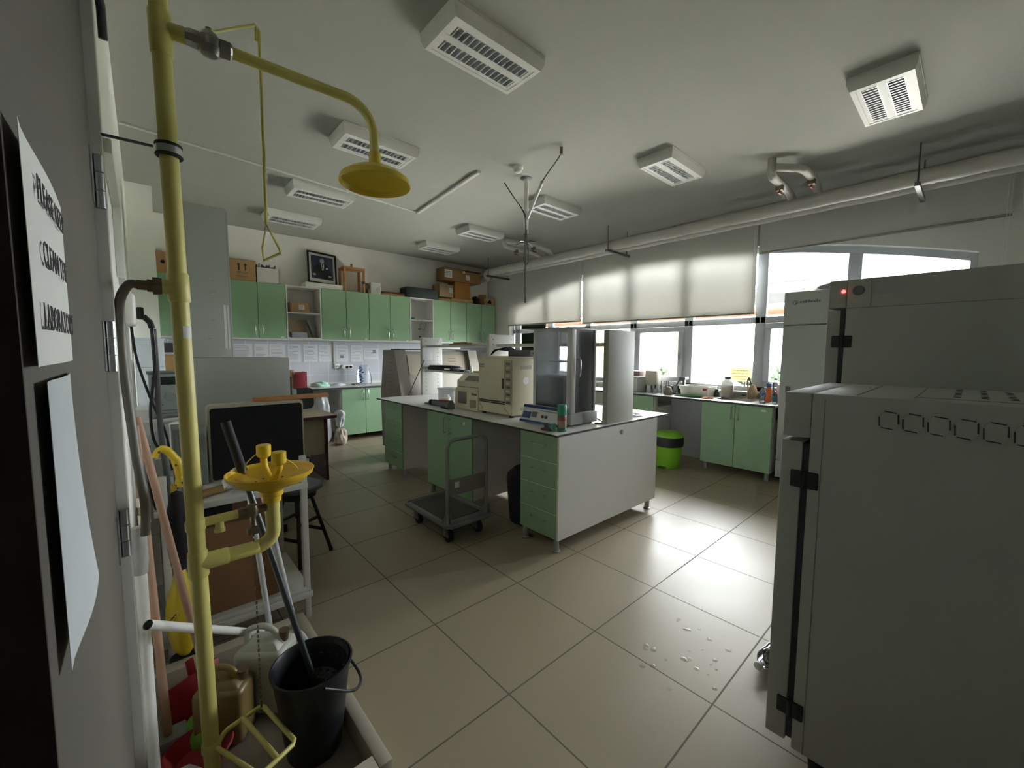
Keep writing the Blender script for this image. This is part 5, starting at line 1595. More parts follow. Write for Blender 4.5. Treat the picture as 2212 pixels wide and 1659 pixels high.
# ================================================================== grey incubators
gask = mat('dark_gasket', '33393d', 0.7)
hing = mat('black_hinge', '26292b', 0.5)


def hinge(x, y, z, parent, s=1.0):
    m = MB().box(x - 0.007, x + 0.001, y - 0.038 * s, y + 0.038 * s, z - 0.028 * s, z + 0.028 * s, 0.003)
    m.cyl((x - 0.006, y, z - 0.028 * s), (x - 0.006, y, z + 0.028 * s), 0.008)
    for dy in (-0.025, 0.025):
        for dz in (-0.015, 0.015):
            m.cyl((x - 0.009, y + dy * s, z + dz * s), (x - 0.006, y + dy * s, z + dz * s), 0.005, seg=10)
    return m.build('hinge', hing, parent)


ax0, ax1 = 1.60, 2.22
t = thing('incubator', 'low grey incubator with hexagon vents nearest the camera, door hinges black', 'incubator', (1.98, -0.3, 0))
MB().box(ax0, ax1, -0.95, 0.333, 0.10, 1.332, 0.004).build('body', grey_coat, t)
MB().box(ax0, ax1, 0.333, 0.41, 1.185, 1.332, 0.004).build('control_head', grey_coat, t)
d = MB().box(ax0, ax1, 0.352, 0.412, 0.115, 1.172, 0.005).build('door', grey_coat, t)
MB().box(ax0 + 0.006, ax1 - 0.006, 0.3335, 0.3515, 0.13, 1.165).build('gasket', gask, t)
hinge(ax0, 0.342, 1.046, d)
hinge(ax0, 0.342, 0.243, d)
MB().box(ax0 - 0.0012, ax0 + 0.001, 0.298, 0.3005, 0.10, 1.315).build('seam', mat('seam_grey', '7f8381', 0.7), t)
for k in range(6):
    y = 0.148 - k * 0.0505
    z = 1.268 - k * 0.0015
    hx = [(y + 0.021, z + 0.012), (y + 0.013, z + 0.026), (y - 0.019, z + 0.022), (y - 0.021, z - 0.012), (y - 0.013, z - 0.026), (y + 0.019, z - 0.022)]
    v = MB().prism(hx, 'x', ax0 - 0.003, ax0 + 0.001).build('vent', grey_coat, t)
    q = MB()
    for a, b in ((0, 5), (1, 2), (2, 3), (4, 5)):
        p0, p1 = hx[a], hx[b]
        c = ((p0[0] + p1[0]) / 2, (p0[1] + p1[1]) / 2)
        p0 = (c[0] + (p0[0] - c[0]) * 0.8, c[1] + (p0[1] - c[1]) * 0.8)
        p1 = (c[0] + (p1[0] - c[0]) * 0.8, c[1] + (p1[1] - c[1]) * 0.8)
        q.tube([(ax0 - 0.0025, *p0), (ax0 - 0.0025, *p1)], 0.0016, 6)
    q.build('slot', mat('vent_dark', '3d4244', 0.8), v)
m = MB()
for i in range(9):
    for j in range(7):
        m.cyl((ax0 + 0.20 + j * 0.06, 0.02 - i * 0.055, 1.3315), (ax0 + 0.20 + j * 0.06, 0.02 - i * 0.055, 1.3332), 0.008, seg=8)
m.build('top_perforations', mat('vent_dark', '3d4244', 0.8), t)
MB().box(ax0 + 0.03, ax1 - 0.03, 0.225, 0.229, 1.3315, 1.3332).box(ax0 + 0.06, ax1 - 0.06, 0.10, 0.103, 1.3315, 1.3332).box(ax0 + 0.10, ax0 + 0.103, -0.9, 0.10, 1.3315, 1.3332).build('top_seams', MATS['seam_grey'], t)
for x in (ax0 + 0.07, ax1 - 0.07):
    for y in (0.27, -0.88):
        MB().cyl((x, y, 0), (x, y, 0.10), 0.022, 0.03).build('foot', hing, t)
bx0, bx1 = 2.46, 3.22
t = thing('incubator', 'tall grey incubator with a red pilot lamp behind the low one', 'incubator', (2.84, -0.25, 0))
MB().box(bx0, bx1, -0.95, 0.405, 0.08, 1.80, 0.004).build('body', grey_coat, t)
hd = MB().box(bx0 - 0.001, bx1, 0.405, 0.473, 1.672, 1.80, 0.004).build('control_head', grey_coat, t)
d = MB().box(bx0, bx1, 0.424, 0.475, 0.09, 1.662, 0.005).build('door', grey_coat, t)
MB().box(bx0 + 0.004, bx1 - 0.004, 0.4055, 0.4235, 0.10, 1.664).build('gasket', gask, t)
hinge(bx0, 0.414, 1.515, d)
hinge(bx0, 0.414, 0.35, d)
MB().box(bx0 - 0.0015, bx0 + 0.001, -0.9, 0.404, 1.668, 1.671).box(bx0 - 0.0015, bx0 + 0.001, 0.318, 0.3205, 1.671, 1.795).build('seam', MATS['seam_grey'], t)
MB().lathe([(0, 0), (0.008, 0), (0.007, 0.004), (0, 0.005)], (0, 0, 0), 14, Matrix.Translation((bx0 - 0.001, 0.418, 1.748)) @ Matrix.Rotation(-PI / 2, 4, 'Y')).build('pilot_lamp', mat('red_pilot', 'ff3b3b', 0.3, emit=('ff4040', 2.0)), t)
MB().lathe([(0, 0), (0.022, 0), (0.02, 0.008), (0, 0.009)], (0, 0, 0), 20, Matrix.Translation((bx0 - 0.001, 0.365, 1.748)) @ Matrix.Rotation(-PI / 2, 4, 'Y')).build('knob', mat('knob_grey', '6f757b', 0.5), t)
MB().box(bx0 - 0.0015, bx0 + 0.001, 0.20, 0.30, 1.725, 1.775).build('name_plate', mat('plate_grey2', 'a5a8a8', 0.5), t)
for x in (bx0 + 0.07, bx1 - 0.07):
    for y in (0.34, -0.88):
        MB().cyl((x, y, 0), (x, y, 0.08), 0.022, 0.03).build('foot', hing, t)
# small dropped bottle and water on the floor behind the low incubator
t = thing('clear_bottle', 'crushed clear bottle lying on the wet floor behind the low incubator', 'bottle', (2.1, 0.54, 0))
MB().tube(smooth_path([(2.02, 0.555, 0.045), (2.05, 0.55, 0.045), (2.10, 0.54, 0.045), (2.18, 0.53, 0.045), (2.25, 0.52, 0.045)], 3), [0.016, 0.018, 0.022, 0.03, 0.038, 0.043, 0.044, 0.044, 0.044, 0.044, 0.044, 0.044, 0.04], 20).build('body', clear_pl, t)
MB().cyl((2.003, 0.557, 0.045), (2.02, 0.555, 0.045), 0.018).build('cap', milky, t)
wm = mat('water_film', 'a9a69c', 0.06, spec=0.6, alpha=0.35)
m = MB()
rr = random.Random(2)
for i in range(26):
    x, y, r = 1.62 + rr.uniform(0, 0.5), 0.60 + rr.uniform(0, 0.4), rr.uniform(0.006, 0.016)
    m.lathe([(r, 0.0004), (r * 0.6, 0.0016), (0, 0.002)], (x, y, 0), 10)
tag(m.build('water_drops', wm), 'scattered water drops on the floor tiles by the low incubator', 'water', kind='stuff')
# ================================================================== emergency shower with eyewash, near the door
PX0, PX1, PY = 0.104, 0.078, 1.565
PZT = 2.6


def polex(z):
    return PX0 + (PX1 - PX0) * z / PZT


t = thing('emergency_shower', 'yellow emergency shower with eyewash bowl standing beside the door', 'shower', (PX0, PY, 0))
SH = t
MB().tube([(polex(0.012), PY, 0.012), (polex(PZT), PY, PZT)], 0.0225, 24).lathe([(0, 0.001), (0.07, 0.001), (0.07, 0.012), (0.03, 0.02), (0, 0.02)], (polex(0), PY, 0)).build('standpipe', yellow, t)


def sleeve(z0, z1, r=0.0265):
    return MB().tube([(polex(z0), PY, z0), (polex(z0 + 0.006), PY, z0 + 0.006), (polex(z1 - 0.006), PY, z1 - 0.006), (polex(z1), PY, z1)], [r * 0.9, r, r, r * 0.9], 24).build('fitting', yellow, t)


sleeve(2.28, 2.40)
sleeve(1.60, 1.685)
sleeve(0.905, 0.94)
sleeve(0.755, 0.84)
sleeve(0.165, 0.20)
ZA = 2.355
# shower arm, valve, head
MB().tube([(polex(ZA), PY, ZA), (0.135, PY - 0.008, ZA)], 0.021, 18).build('branch', yellow, t)
v = MB().tube([(0.135, PY - 0.008, ZA), (0.145, PY - 0.01, ZA), (0.165, PY - 0.012, ZA), (0.17, PY - 0.012, ZA)], [0.02, 0.024, 0.024, 0.02], 8)
v.lathe([(0.0, -0.034), (0.02, -0.03), (0.032, -0.012), (0.032, 0.012), (0.02, 0.03), (0, 0.034)], (0.19, PY - 0.014, ZA), 20)
v.tube([(0.21, PY - 0.016, ZA), (0.215, PY - 0.016, ZA), (0.24, PY - 0.018, ZA), (0.245, PY - 0.018, ZA)], [0.02, 0.025, 0.025, 0.02], 8)
v.cyl((0.19, PY - 0.014, ZA + 0.03), (0.19, PY - 0.014, ZA + 0.045), 0.008)
v.build('ball_valve', mat('nickel_valve', '8f8e89', 0.3, metal=0.8), t)
hx, hy = 0.68, 1.53
arm = [(0.245, PY - 0.018, ZA), (0.56, 1.535, ZA)] + arc((0.58, 1.533, ZA - 0.10), 0.10, PI / 2, 0, 10, (1, 0, 0), (0, 0, 1)) + [(hx, hy, 2.165)]
MB().tube(arm, 0.0165, 20).build('arm', yellow, t)
MB().lathe([(0.0, 0.045), (0.021, 0.045), (0.022, 0.01), (0.026, 0.0), (0.05, -0.012), (0.095, -0.028), (0.124, -0.05), (0.13, -0.07), (0.127, -0.072), (0.12, -0.052), (0.092, -0.036), (0.04, -0.024), (0, -0.022)], (hx, hy, 2.15), 40).build('shower_head', mat('shower_head_yellow', 'dcc23c', 0.3), t)
# pull handle
zl = 2.475
MB().tube([(0.19, PY - 0.014, ZA + 0.04), (0.205, PY, ZA + 0.05), (0.315, PY + 0.02, zl + 0.015), (0.325, PY + 0.02, zl + 0.005)], 0.0085, 10, flat=0.5).build('lever', yellow, t)
hp = (0.325, 1.585)
tri = [(hp[0], hp[1], 1.875), (hp[0] - 0.012, hp[1] + 0.0, 1.80), (hp[0] - 0.012, hp[1], 1.757), (hp[0] + 0.035, hp[1] - 0.02, 1.785), (hp[0] + 0.033, hp[1] - 0.02, 1.80)]
m = MB().tube([(hp[0] - 0.006, hp[1], zl - 0.03), (hp[0] - 0.005, hp[1], zl + 0.004), (hp[0], hp[1], zl + 0.006), (hp[0] + 0.002, hp[1], zl), (hp[0] + 0.002, hp[1], 2.2), (hp[0], hp[1], 1.875)], 0.0048, 10)
m.tube(tri, 0.0048, 10, closed=True)
m.build('pull_handle', yellow, t)
# inlet
MB().tube([(polex(1.64), PY, 1.642), (0.048, PY, 1.642)], 0.022, 18).build('inlet_stub', yellow, t)
MB().tube([(0.05, PY, 1.642), (0.044, PY, 1.642), (0.03, PY, 1.642), (0.03, PY, 1.642 - 0.0001), (0.018, PY, 1.642)], [0.025, 0.027, 0.027, 0.019, 0.019], 6).tube([(0.018, PY, 1.642), (-0.004, PY, 1.642)], 0.015, 6).build('inlet_nut', brass, t)
# clamp
m = MB()
for z in (2.012, 2.04):
    x = polex(z)
    m.tube([(x + 0.027 * math.cos(a), PY + 0.027 * math.sin(a), z) for a in [2 * PI * i / 24 for i in range(24)]], 0.0055, 8, closed=True)
m.build('clamp_rubber', rubber, t)
MB().lathe([(0.026, -0.011), (0.03, -0.011), (0.03, 0.011), (0.026, 0.011)], (polex(2.026), PY, 2.026), 24).build('clamp_band', chrome, t)
MB().cyl((0.05, 1.557, 2.026), (-0.06, 1.565, 2.026), 0.004).build('wall_rod', mat('rod_steel', '6f7074', 0.4, metal=0.6), t)
MB().sheet(lambda u, v: (polex(1.51) + 0.0229 * math.cos(-1.5 + 1.7 * u), PY + 0.0229 * math.sin(-1.5 + 1.7 * u), 1.495 + 0.036 * v), 8, 1).build('sticker', paper, t)
# eyewash
ex, ey = 0.305, 1.568
zb = 1.035
MB().tube([(polex(0.80), PY, 0.80), (0.17, PY, 0.80), (0.175, PY, 0.80)], [0.026, 0.026, 0.024], 20).build('drain_socket', yellow, t)
pts = [(0.14, PY, 0.80), (0.255, ey - 0.002, 0.80)] + arc((0.255, ey, 0.85), 0.05, -PI / 2, 0, 8, (1, 0, 0), (0, 0, 1)) + [(0.305, ey, 0.945)]
MB().tube(pts, 0.0225, 20).build('drain_pipe', yellow, t)
MB().lathe([(0.0, -0.088), (0.027, -0.088), (0.028, -0.07), (0.034, -0.066), (0.036, -0.05), (0.05, -0.036), (0.1, -0.02), (0.128, 0.004), (0.133, 0.018), (0.130, 0.019), (0.124, 0.006), (0.095, -0.012), (0.03, -0.022), (0, -0.023)], (ex, ey, zb), 44).build('bowl', mat('eyewash_yellow', 'e2bb33', 0.35), t)
q = MB()
for k in range(10):
    a = 2 * PI * k / 10
    q.cyl((ex + 0.05 * math.cos(a), ey + 0.05 * math.sin(a), zb - 0.0195), (ex + 0.05 * math.cos(a), ey + 0.05 * math.sin(a), zb - 0.0175), 0.004, seg=8)
q.build('drain_holes', mat('drain_dark', '6a5a1c', 0.6), t)
for k, (dx, dy, zt) in enumerate(((-0.012, 0.038, 0.075), (0.018, -0.035, 0.06))):
    n = MB().tube(smooth_path([(ex, ey, zb - 0.02), (ex + dx * 0.5, ey + dy * 0.5, zb + 0.0), (ex + dx, ey + dy, zb + 0.03), (ex + dx, ey + dy, zb + zt)], 5), 0.011, 14).build('nozzle', yellow_p, t)
    MB().lathe([(0.0, -0.014), (0.012, -0.014), (0.021, -0.006), (0.0225, 0.0), (0.0225, 0.03), (0.02, 0.032), (0, 0.033)], (ex + dx, ey + dy, zb + zt - 0.005), 24).build('dust_cap', yellow_p, n)
    s = -1 if k == 0 else 1
    MB().tube(smooth_path([(ex + dx + s * 0.02, ey + dy, zb + zt), (ex + dx + s * 0.05, ey + dy + 0.005, zb + zt - 0.03), (ex + dx + s * 0.055, ey + dy, zb + 0.01), (ex + dx + s * 0.02, ey + dy, zb - 0.012)], 6), 0.0018, 6).build('strap', yellow_p, n)
MB().tube([(polex(0.925), PY, 0.925), (0.205, PY + 0.002, 0.928)], 0.0145, 16).build('feed_pipe', yellow, t)
MB().cyl((0.155, PY, 0.93), (0.155, PY, 0.895), 0.012).cyl((0.155, PY, 0.896), (0.155, PY, 0.885), 0.015).build('feed_plug', yellow, t)
MB().tube([(0.205, PY, 0.928), (0.215, PY, 0.928), (0.23, PY, 0.928), (0.232, PY, 0.928)], [0.016, 0.018, 0.018, 0.015], 6).lathe([(0, -0.022), (0.016, -0.018), (0.021, 0), (0.016, 0.018), (0, 0.022)], (0.245, PY, 0.93)).tube([(0.26, PY, 0.93), (0.285, PY, 0.933)], 0.015, 6).cyl((0.245, PY, 0.91), (0.245, PY, 0.87), 0.006).box(0.228, 0.262, PY - 0.012, PY + 0.012, 0.85, 0.872, 0.003).build('feed_valve', brass, t)
ch = MB()
for i in range(38):
    z = 0.85 - i * 0.017
    ch.box(0.2435, 0.2465, PY - 0.003, PY + 0.003, z - 0.010, z) if i % 2 else ch.box(0.242, 0.248, PY - 0.0012, PY + 0.0012, z - 0.010, z)
ch.build('pull_chain', brass, t)
# treadle
zt = 0.195
MB().tube([(polex(0.17) + 0.02, PY, 0.182), (0.138, 1.575, zt), (0.15, 1.585, zt), (0.245, 1.612, zt), (0.258, 1.605, zt), (0.305, 1.395, zt), (0.298, 1.38, zt), (0.215, 1.345, zt), (0.19, 1.355, zt), (polex(0.17) + 0.012, PY - 0.02, 0.182)], 0.0075, 12).build('treadle', yellow, t)
MB().tube([(0.195, 1.598, zt), (0.25, 1.36, zt)], 0.0085, 12).build('treadle_bar', yellow, t)

# hose and pipes on the wall by the door
hs = MB().tube(smooth_path([(-0.002, 1.565, 1.642), (-0.02, 1.568, 1.64), (-0.040, 1.60, 1.60), (-0.044, 1.625, 1.53), (-0.043, 1.635, 1.4), (-0.030, 1.64, 1.15), (-0.018, 1.64, 1.0), (-0.022, 1.64, 0.90)], 8), 0.0115, 14)
tag(hs.build('supply_hose', mat('braided_hose', '7d7a74', 0.5, metal=0.3)), 'grey braided hose looping down the wall from the yellow shower', 'hose')
t = thing('waste_pipe', 'white vertical drain pipe with a clear wrapped top beside the door', 'pipe', (-0.041, 1.70, 0))
MB().tube([(-0.041, 1.70, 0.0), (-0.041, 1.70, 0.78)], 0.0175, 18).build('pipe', white_pl, t)
MB().tube([(-0.040, 1.70, 0.76), (-0.038, 1.70, 0.80), (-0.038, 1.70, 0.88), (-0.04, 1.70, 0.91)], [0.0185, 0.0215, 0.02, 0.016], 16).build('wrap', mat('clear_wrap_film', 'c4c5c3', 0.25, alpha=0.7, bump=0.5, bscale=40), t)
t = thing('conduit', 'vertical white cable trunking dropping from the horizontal trunking by the door', 'cable trunking', (-0.05, 2.25, 1.75))
MB().box(-0.0598, -0.035, 2.20, 2.24, 1.74, 2.04, 0.003).box(-0.0598, -0.035, 1.62, 2.20, 2.0, 2.04, 0.003).build('trunking', white_pl, t)
tag(MB().box(-0.0598, -0.04, 2.42, 2.46, 0.95, 2.06, 0.003).build('conduit', mat('trunking_white', 'cfcfca', 0.5)), 'second white vertical trunking beyond the socket box', 'cable trunking')
t = thing('socket_box', 'rounded white wall socket box with black plugs near the shower hose', 'socket', (-0.06, 2.32, 1.62))
MB().box(-0.0598, -0.012, 2.255, 2.40, 1.555, 1.69, 0.018, 4).build('cover', white_pl, t)
MB().box(-0.012, 0.012, 2.28, 2.32, 1.585, 1.635, 0.006).tube([(0.008, 2.30, 1.60), (0.028, 2.30, 1.575), (0.034, 2.30, 1.55)], 0.011, 12).build('plug', black_pl, t)
for k, (pts, r, lab) in enumerate((([(0.034, 2.30, 1.552), (0.036, 2.31, 1.4), (0.012, 2.34, 1.2), (0.02, 2.40, 1.05), (0.06, 2.48, 0.98)], 0.0055, 'black power cable curving down from the wall plug'),
                                   ([(-0.03, 2.30, 1.556), (-0.02, 2.32, 1.42), (0.015, 2.36, 1.25), (0.06, 2.42, 1.08), (0.075, 2.46, 0.9)], 0.005, 'thin black cable crossing behind the first below the socket box'),
                                   ([(0.037, 2.31, 1.548), (0.040, 2.33, 1.35), (0.042, 2.36, 1.1), (0.055, 2.38, 0.85), (0.06, 2.40, 0.70)], 0.011, 'thick dark grey conduit hanging straight below the wall plug'),
                                   ([(0.0, 2.44, 1.03), (-0.01, 2.38, 0.95), (0.0, 2.36, 0.80), (0.03, 2.38, 0.68)], 0.0045, 'short black cable loop hanging low beside the broomsticks'))):
    tag(MB().tube(smooth_path(pts, 7), r, 10).build('cable', black_pl if k != 2 else mat('dark_grey_conduit', '4d4f50', 0.6)), lab, 'cable')
tag(MB().box(-0.0398, 0.01, 2.40, 2.56, 1.14, 1.20, 0.008).build('junction_box', white_pl), 'small white junction box on the trunking below the sockets', 'junction box')
ca = thing('white_cabinet', 'white narrow cabinet side standing by the door-side wall far behind the pole', 'cabinet', (0.06, 5.75, 0))
MB().box(-0.058, 0.165, 5.5, 6.1, 0.0, 1.555, 0.004).box(-0.058, 0.175, 5.49, 6.11, 1.5555, 1.575, 0.003).build('body', mat('cool_white_panel', 'ccd3d8', 0.5), ca)
MB().box(-0.056, 0.163, 5.4985, 5.501, 1.28, 1.284).build('seam', grey_pl, ca)
carton('cardboard_box', 'brown carton on the far worktop left of the grey locker', 0.95, 1.25, 6.72, 7.0, CT + 0.001, CT + 0.2, m=cardboard)
sh = tag(MB().box(0.18, 0.89, 6.62, YB - 0.012, 0.0, 1.17).build('side_cabinet', mel_white), 'white side cabinet in the back corner behind the yellow pole', 'cabinet')
carton('cardboard_box', 'brown carton in the back corner under the green wall cabinet', 0.20, 0.55, 6.70, 7.05, 1.171, 1.39, m=cardboard)
tag(MB().box(0.20, 0.52, 6.72, 7.05, 1.392, 1.425, 0.01).build('folded_cloth', mat('grey_white_cloth', 'b7b4ae', 0.9)), 'folded greyish cloth between the corner carton and the dark device', 'cloth')
tag(MB().box(0.20, 0.50, 6.74, 7.05, 1.427, 1.545, 0.006).build('dark_device', mat('dark_device_grey', '33373a', 0.4)), 'dark boxy device on top of the corner carton', 'device')

# wall instrument and its shelf
t = thing('wall_shelf', 'small white wall shelf carrying the grey panel meter', 'shelf', (0.05, 3.0, 1.08))
MB().box(-0.06, 0.20, 2.98, 3.30, 1.055, 1.075, 0.003).build('board', white_pl, t)
MB().prism([(-0.06, 0.93), (-0.06, 1.055), (0.14, 1.055)], 'y', 3.12, 3.14).build('bracket', white_pl, t)
t = thing('panel_meter', 'grey panel meter with a dark display standing on the wall shelf', 'meter', (0.08, 3.1, 1.076))
MB().box(0.015, 0.145, 3.0, 3.22, 1.0755, 1.325, 0.006).build('case', mat('meter_grey', '969d99', 0.5), t)
MB().box(0.028, 0.132, 2.997, 3.001, 1.265, 1.31).build('display', mat('meter_display', '2a3236', 0.2), t)
MB().lathe([(0, 0), (0.026, 0), (0.024, 0.004), (0, 0.005)], (0, 0, 0), 20, Matrix.Translation((0.105, 3.0, 1.20)) @ Matrix.Rotation(PI / 2, 4, 'X')).build('dial', mat('dial_grey', '8b938f', 0.5), t)
m = MB()
for i in range(3):
    m.box(0.03, 0.13, 2.998, 3.001, 1.12 - i * 0.018, 1.123 - i * 0.018)
m.prism([(0.03, 1.19), (0.045, 1.22), (0.05, 1.18), (0.06, 1.165), (0.075, 1.15), (0.04, 1.155)], 'y', 2.998, 3.001)
m.build('print', mat('meter_print', '5b6361', 0.7), t)
MB().box(0.008, 0.152, 2.995, 3.23, 1.3255, 1.335, 0.003).build('lid', mat('meter_lid', '6c716e', 0.5), t)

# ------------------------------------------------------------------ grey lab cabinets by the door-side wall
t = thing('grey_locker', 'tall narrow light grey locker side in front of the green wall cabinets', 'locker', (0.42, 4.4, 0))
MB().box(0.285, 0.556, 4.15, 4.62, 0.02, 2.61, 0.004).build('body', grey_coat, t)
MB().box(0.556, 0.572, 4.16, 4.61, 0.05, 2.59, 0.003).build('door', grey_coat, t)
MB().box(0.515, 0.532, 4.1485, 4.151, 1.47, 1.83).box(0.540, 0.550, 4.1485, 4.151, 1.47, 1.83).build('label_strip', paper, t)
m = MB()
for x, z in ((0.44, 2.02), (0.42, 1.92), (0.445, 1.93), (0.43, 1.70), (0.40, 1.55)):
    m.box(x, x + 0.025, 4.149, 4.151, z, z + 0.003)
m.build('scratches', MATS['seam_grey'], t)
MB().box(0.30, 0.55, 4.18, 4.60, 0.0, 0.02).build('plinth', hing, t)
t = thing('grey_cabinet', 'low light grey cabinet with a dark door seal behind the black board', 'cabinet', (0.56, 3.75, 0))
MB().box(0.262, 0.848, 3.55, 4.0, 0.08, 1.403, 0.004).build('body', grey_coat, t)
MB().box(0.8485, 0.862, 3.57, 3.98, 0.10, 1.25).build('gasket', gask, t)
MB().box(0.8625, 0.90, 3.575, 3.98, 0.10, 1.15, 0.004).build('door', grey_coat, t)
MB().box(0.31, 0.80, 3.6, 3.95, 0.0, 0.08).build('plinth', hing, t)

# white steel trolley with a black panel on it
t = thing('steel_trolley', 'white steel trolley with two shelves standing behind the eyewash bowl', 'trolley', (0.32, 2.6, 0))
wt_m = mat('trolley_white', 'c4c5c0', 0.45, var=0.03)
for x, y, h in ((0.592, 2.335, 0.90), (0.592, 2.90, 0.87), (0.02, 2.335, 0.90), (0.02, 2.90, 0.87)):
    MB().box(x, x + 0.03, y, y + 0.03, 0.0, h, 0.003).build('post', wt_m, t)
MB().box(0.0, 0.625, 2.33, 2.94, 0.725, 0.755, 0.003).build('top_shelf', wt_m, t)
MB().box(0.0, 0.63, 2.325, 2.94, 0.118, 0.152, 0.003).build('low_shelf', wt_m, t)
MB().box(0.02, 0.60, 2.328, 2.34, 0.155, 0.18, 0.003).build('rail', wt_m, t)
carton('cardboard_box', 'dull brown carton on the low shelf of the white trolley', 0.06, 0.49, 2.42, 2.85, 0.153, 0.60, m=mat('dull_brown_carton', '8a684a', 0.85, var=0.06))
tag(MB().box(0.05, 0.30, 2.45, 2.85, 0.60 + 0.0015, 0.70, 0.01).build('underside_shade_block', mat('black_cloth_and_shade', '1c1c1d', 0.9)), 'black block standing for the shade between brown carton and trolley top', 'shade block')  # added black block: stands for the dark underside of the trolley top
t = thing('black_board', 'large black flat board with a beige rim leaning on the white trolley', 'board', (0.47, 2.7, 0.756))


def rrect(x0, x1, z0, z1, r, n=5):
    p = []
    for cx, cz, a in ((x1 - r, z0 + r, -PI / 2), (x1 - r, z1 - r, 0), (x0 + r, z1 - r, PI / 2), (x0 + r, z0 + r, PI)):
        p += [(cx + r * math.cos(a + PI / 2 * i / n), cz + r * math.sin(a + PI / 2 * i / n)) for i in range(n + 1)]
    return p


MB().prism(rrect(0.235, 0.70, 0.757, 1.168, 0.02), 'y', 2.66, 2.74).build('case', mat('beige_rim', 'a9a595', 0.5), t)
MB().prism(rrect(0.245, 0.692, 0.764, 1.150, 0.015), 'y', 2.654, 2.6605).build('face', mat('deep_black_panel', '0d1114', 0.35), t)
pl = MB()
pl.M = Matrix.Translation((0.65, 2.70, 1.169)) @ Matrix.Rotation(math.radians(4), 4, 'Z')
pl.box(-0.20, 0.21, -0.025, 0.025, 0.0005, 0.024, 0.003)
tag(pl.build('wooden_batten', wood), 'orange brown wooden slat lying across the black board top', 'batten')
tag(MB().box(0.09, 0.225, 2.64, 2.85, 0.757, 1.06, 0.004).box(0.10, 0.215, 2.636, 2.641, 0.93, 1.03).box(0.12, 0.20, 2.633, 2.638, 0.98, 0.99).build('drawer_case', mat('dusty_grey_green', '70766e', 0.6)), 'dusty grey drawer case between the yellow pole and the black board', 'case')
tag(MB().tube([(0.08, 2.36, 0.775), (0.27, 2.45, 0.775)], 0.019, 14).build('wooden_roller', mat('roller_wood', '9a7d4e', 0.6, var=0.1)), 'round wooden roller lying on the trolley behind the yellow pole', 'roller')
tag(MB().sheet(lambda u, v: (0.26 + 0.13 * u, 2.37 + 0.08 * v, 0.79 + 0.06 * math.sin(PI * u) + 0.02 * v), 10, 6, 0.002).build('white_scoop', white_pl), 'curved white plastic scoop beside the eyewash bowl', 'scoop')
tag(MB().box(0.553, 0.575, 2.60, 2.612, 0.7555, 0.85, 0.001).build('ruler', mat('pinkish_white', 'cbb9b7', 0.6)), 'short pinkish white strip standing before the black board', 'strip')

# grass trimmer
t = thing('grass_trimmer', 'yellow grass trimmer with a curved handle standing behind the broomsticks', 'trimmer', (0.07, 2.28, 0.1))
MB().tube(smooth_path([(0.015, 2.28, 1.005), (0.03, 2.28, 1.035), (0.055, 2.28, 1.03), (0.085, 2.28, 0.98), (0.098, 2.28, 0.91), (0.10, 2.28, 0.865)], 6), [0.012] * 8 + [0.016] * 10 + [0.02] * 8 + [0.024] * 5, 14).build('handle', yellow_p, t)
m = MB()
for p in ((0.03, 1.03), (0.082, 0.965), (0.10, 0.885)):
    m.cyl((p[0], 2.252, p[1]), (p[0], 2.262, p[1]), 0.004, seg=8)
m.build('screws', mat('dark_screw', '5a4d1c', 0.5), t)
MB().cyl((0.10, 2.28, 0.87), (0.085, 2.27, 0.45), 0.012).build('shaft', chrome, t)
MB().box(0.06, 0.08, 2.262, 2.28, 0.84, 0.88, 0.004).build('trigger', mat('amber_trigger', 'b89b32', 0.4), t)
b = MB().lathe([(0, 0.0), (0.02, 0.005), (0.045, 0.05), (0.062, 0.15), (0.058, 0.24), (0.035, 0.33), (0.018, 0.40), (0, 0.41)], (0.075, 2.27, 0.10), 20)
b.build('motor_housing', mat('trimmer_yellow', 'd8bf2e', 0.4), t)
m = MB()
for i in range(4):
    m.cyl((0.03 + i * 0.012, 2.225 - i * 0.002, 0.30 - i * 0.006), (0.05 + i * 0.012, 2.215, 0.325 - i * 0.006), 0.003, seg=6)
m.build('vents', MATS['dark_screw'], t)
MB().lathe([(0, 0), (0.05, 0.0), (0.05, 0.04), (0, 0.045)], (0.07, 2.27, 0.055), 18).build('spool', black_pl, t)
tag(MB().lathe([(0, 0.0), (0.028, 0.01), (0.042, 0.12), (0.036, 0.26), (0.02, 0.34), (0, 0.35)], (0.075, 2.20, 0.52), 14).build('black_umbrella_bag', mat('black_cloth_and_shade', '1c1c1d', 0.9)), 'black slim cloth bag hanging between broomsticks and trimmer', 'bag')

# ------------------------------------------------------------------ shower tray and cleaning tools
stone = mat('marble_kerb', 'b3aa9b', 0.45, var=0.08, scale=12)
t = thing('shower_tray', 'raised marble kerb tray under the shower holding cleaning tools', 'shower tray', (0.25, 1.72, 0))
kz = 0.105
for b_ in ((0.508, 0.555, 1.205, 2.235), (-0.058, 0.508, 2.17, 2.235), (-0.058, 0.508, 1.205, 1.262)):
    MB().box(*b_, 0.0, kz, 0.004).build('kerb', stone, t)
MB().box(-0.058, 0.508, 1.262, 2.17, 0.0005, 0.012).build('tray_floor', mat('tray_tiles', '8f8878', 0.5, var=0.08), t)
TZ = 0.0125
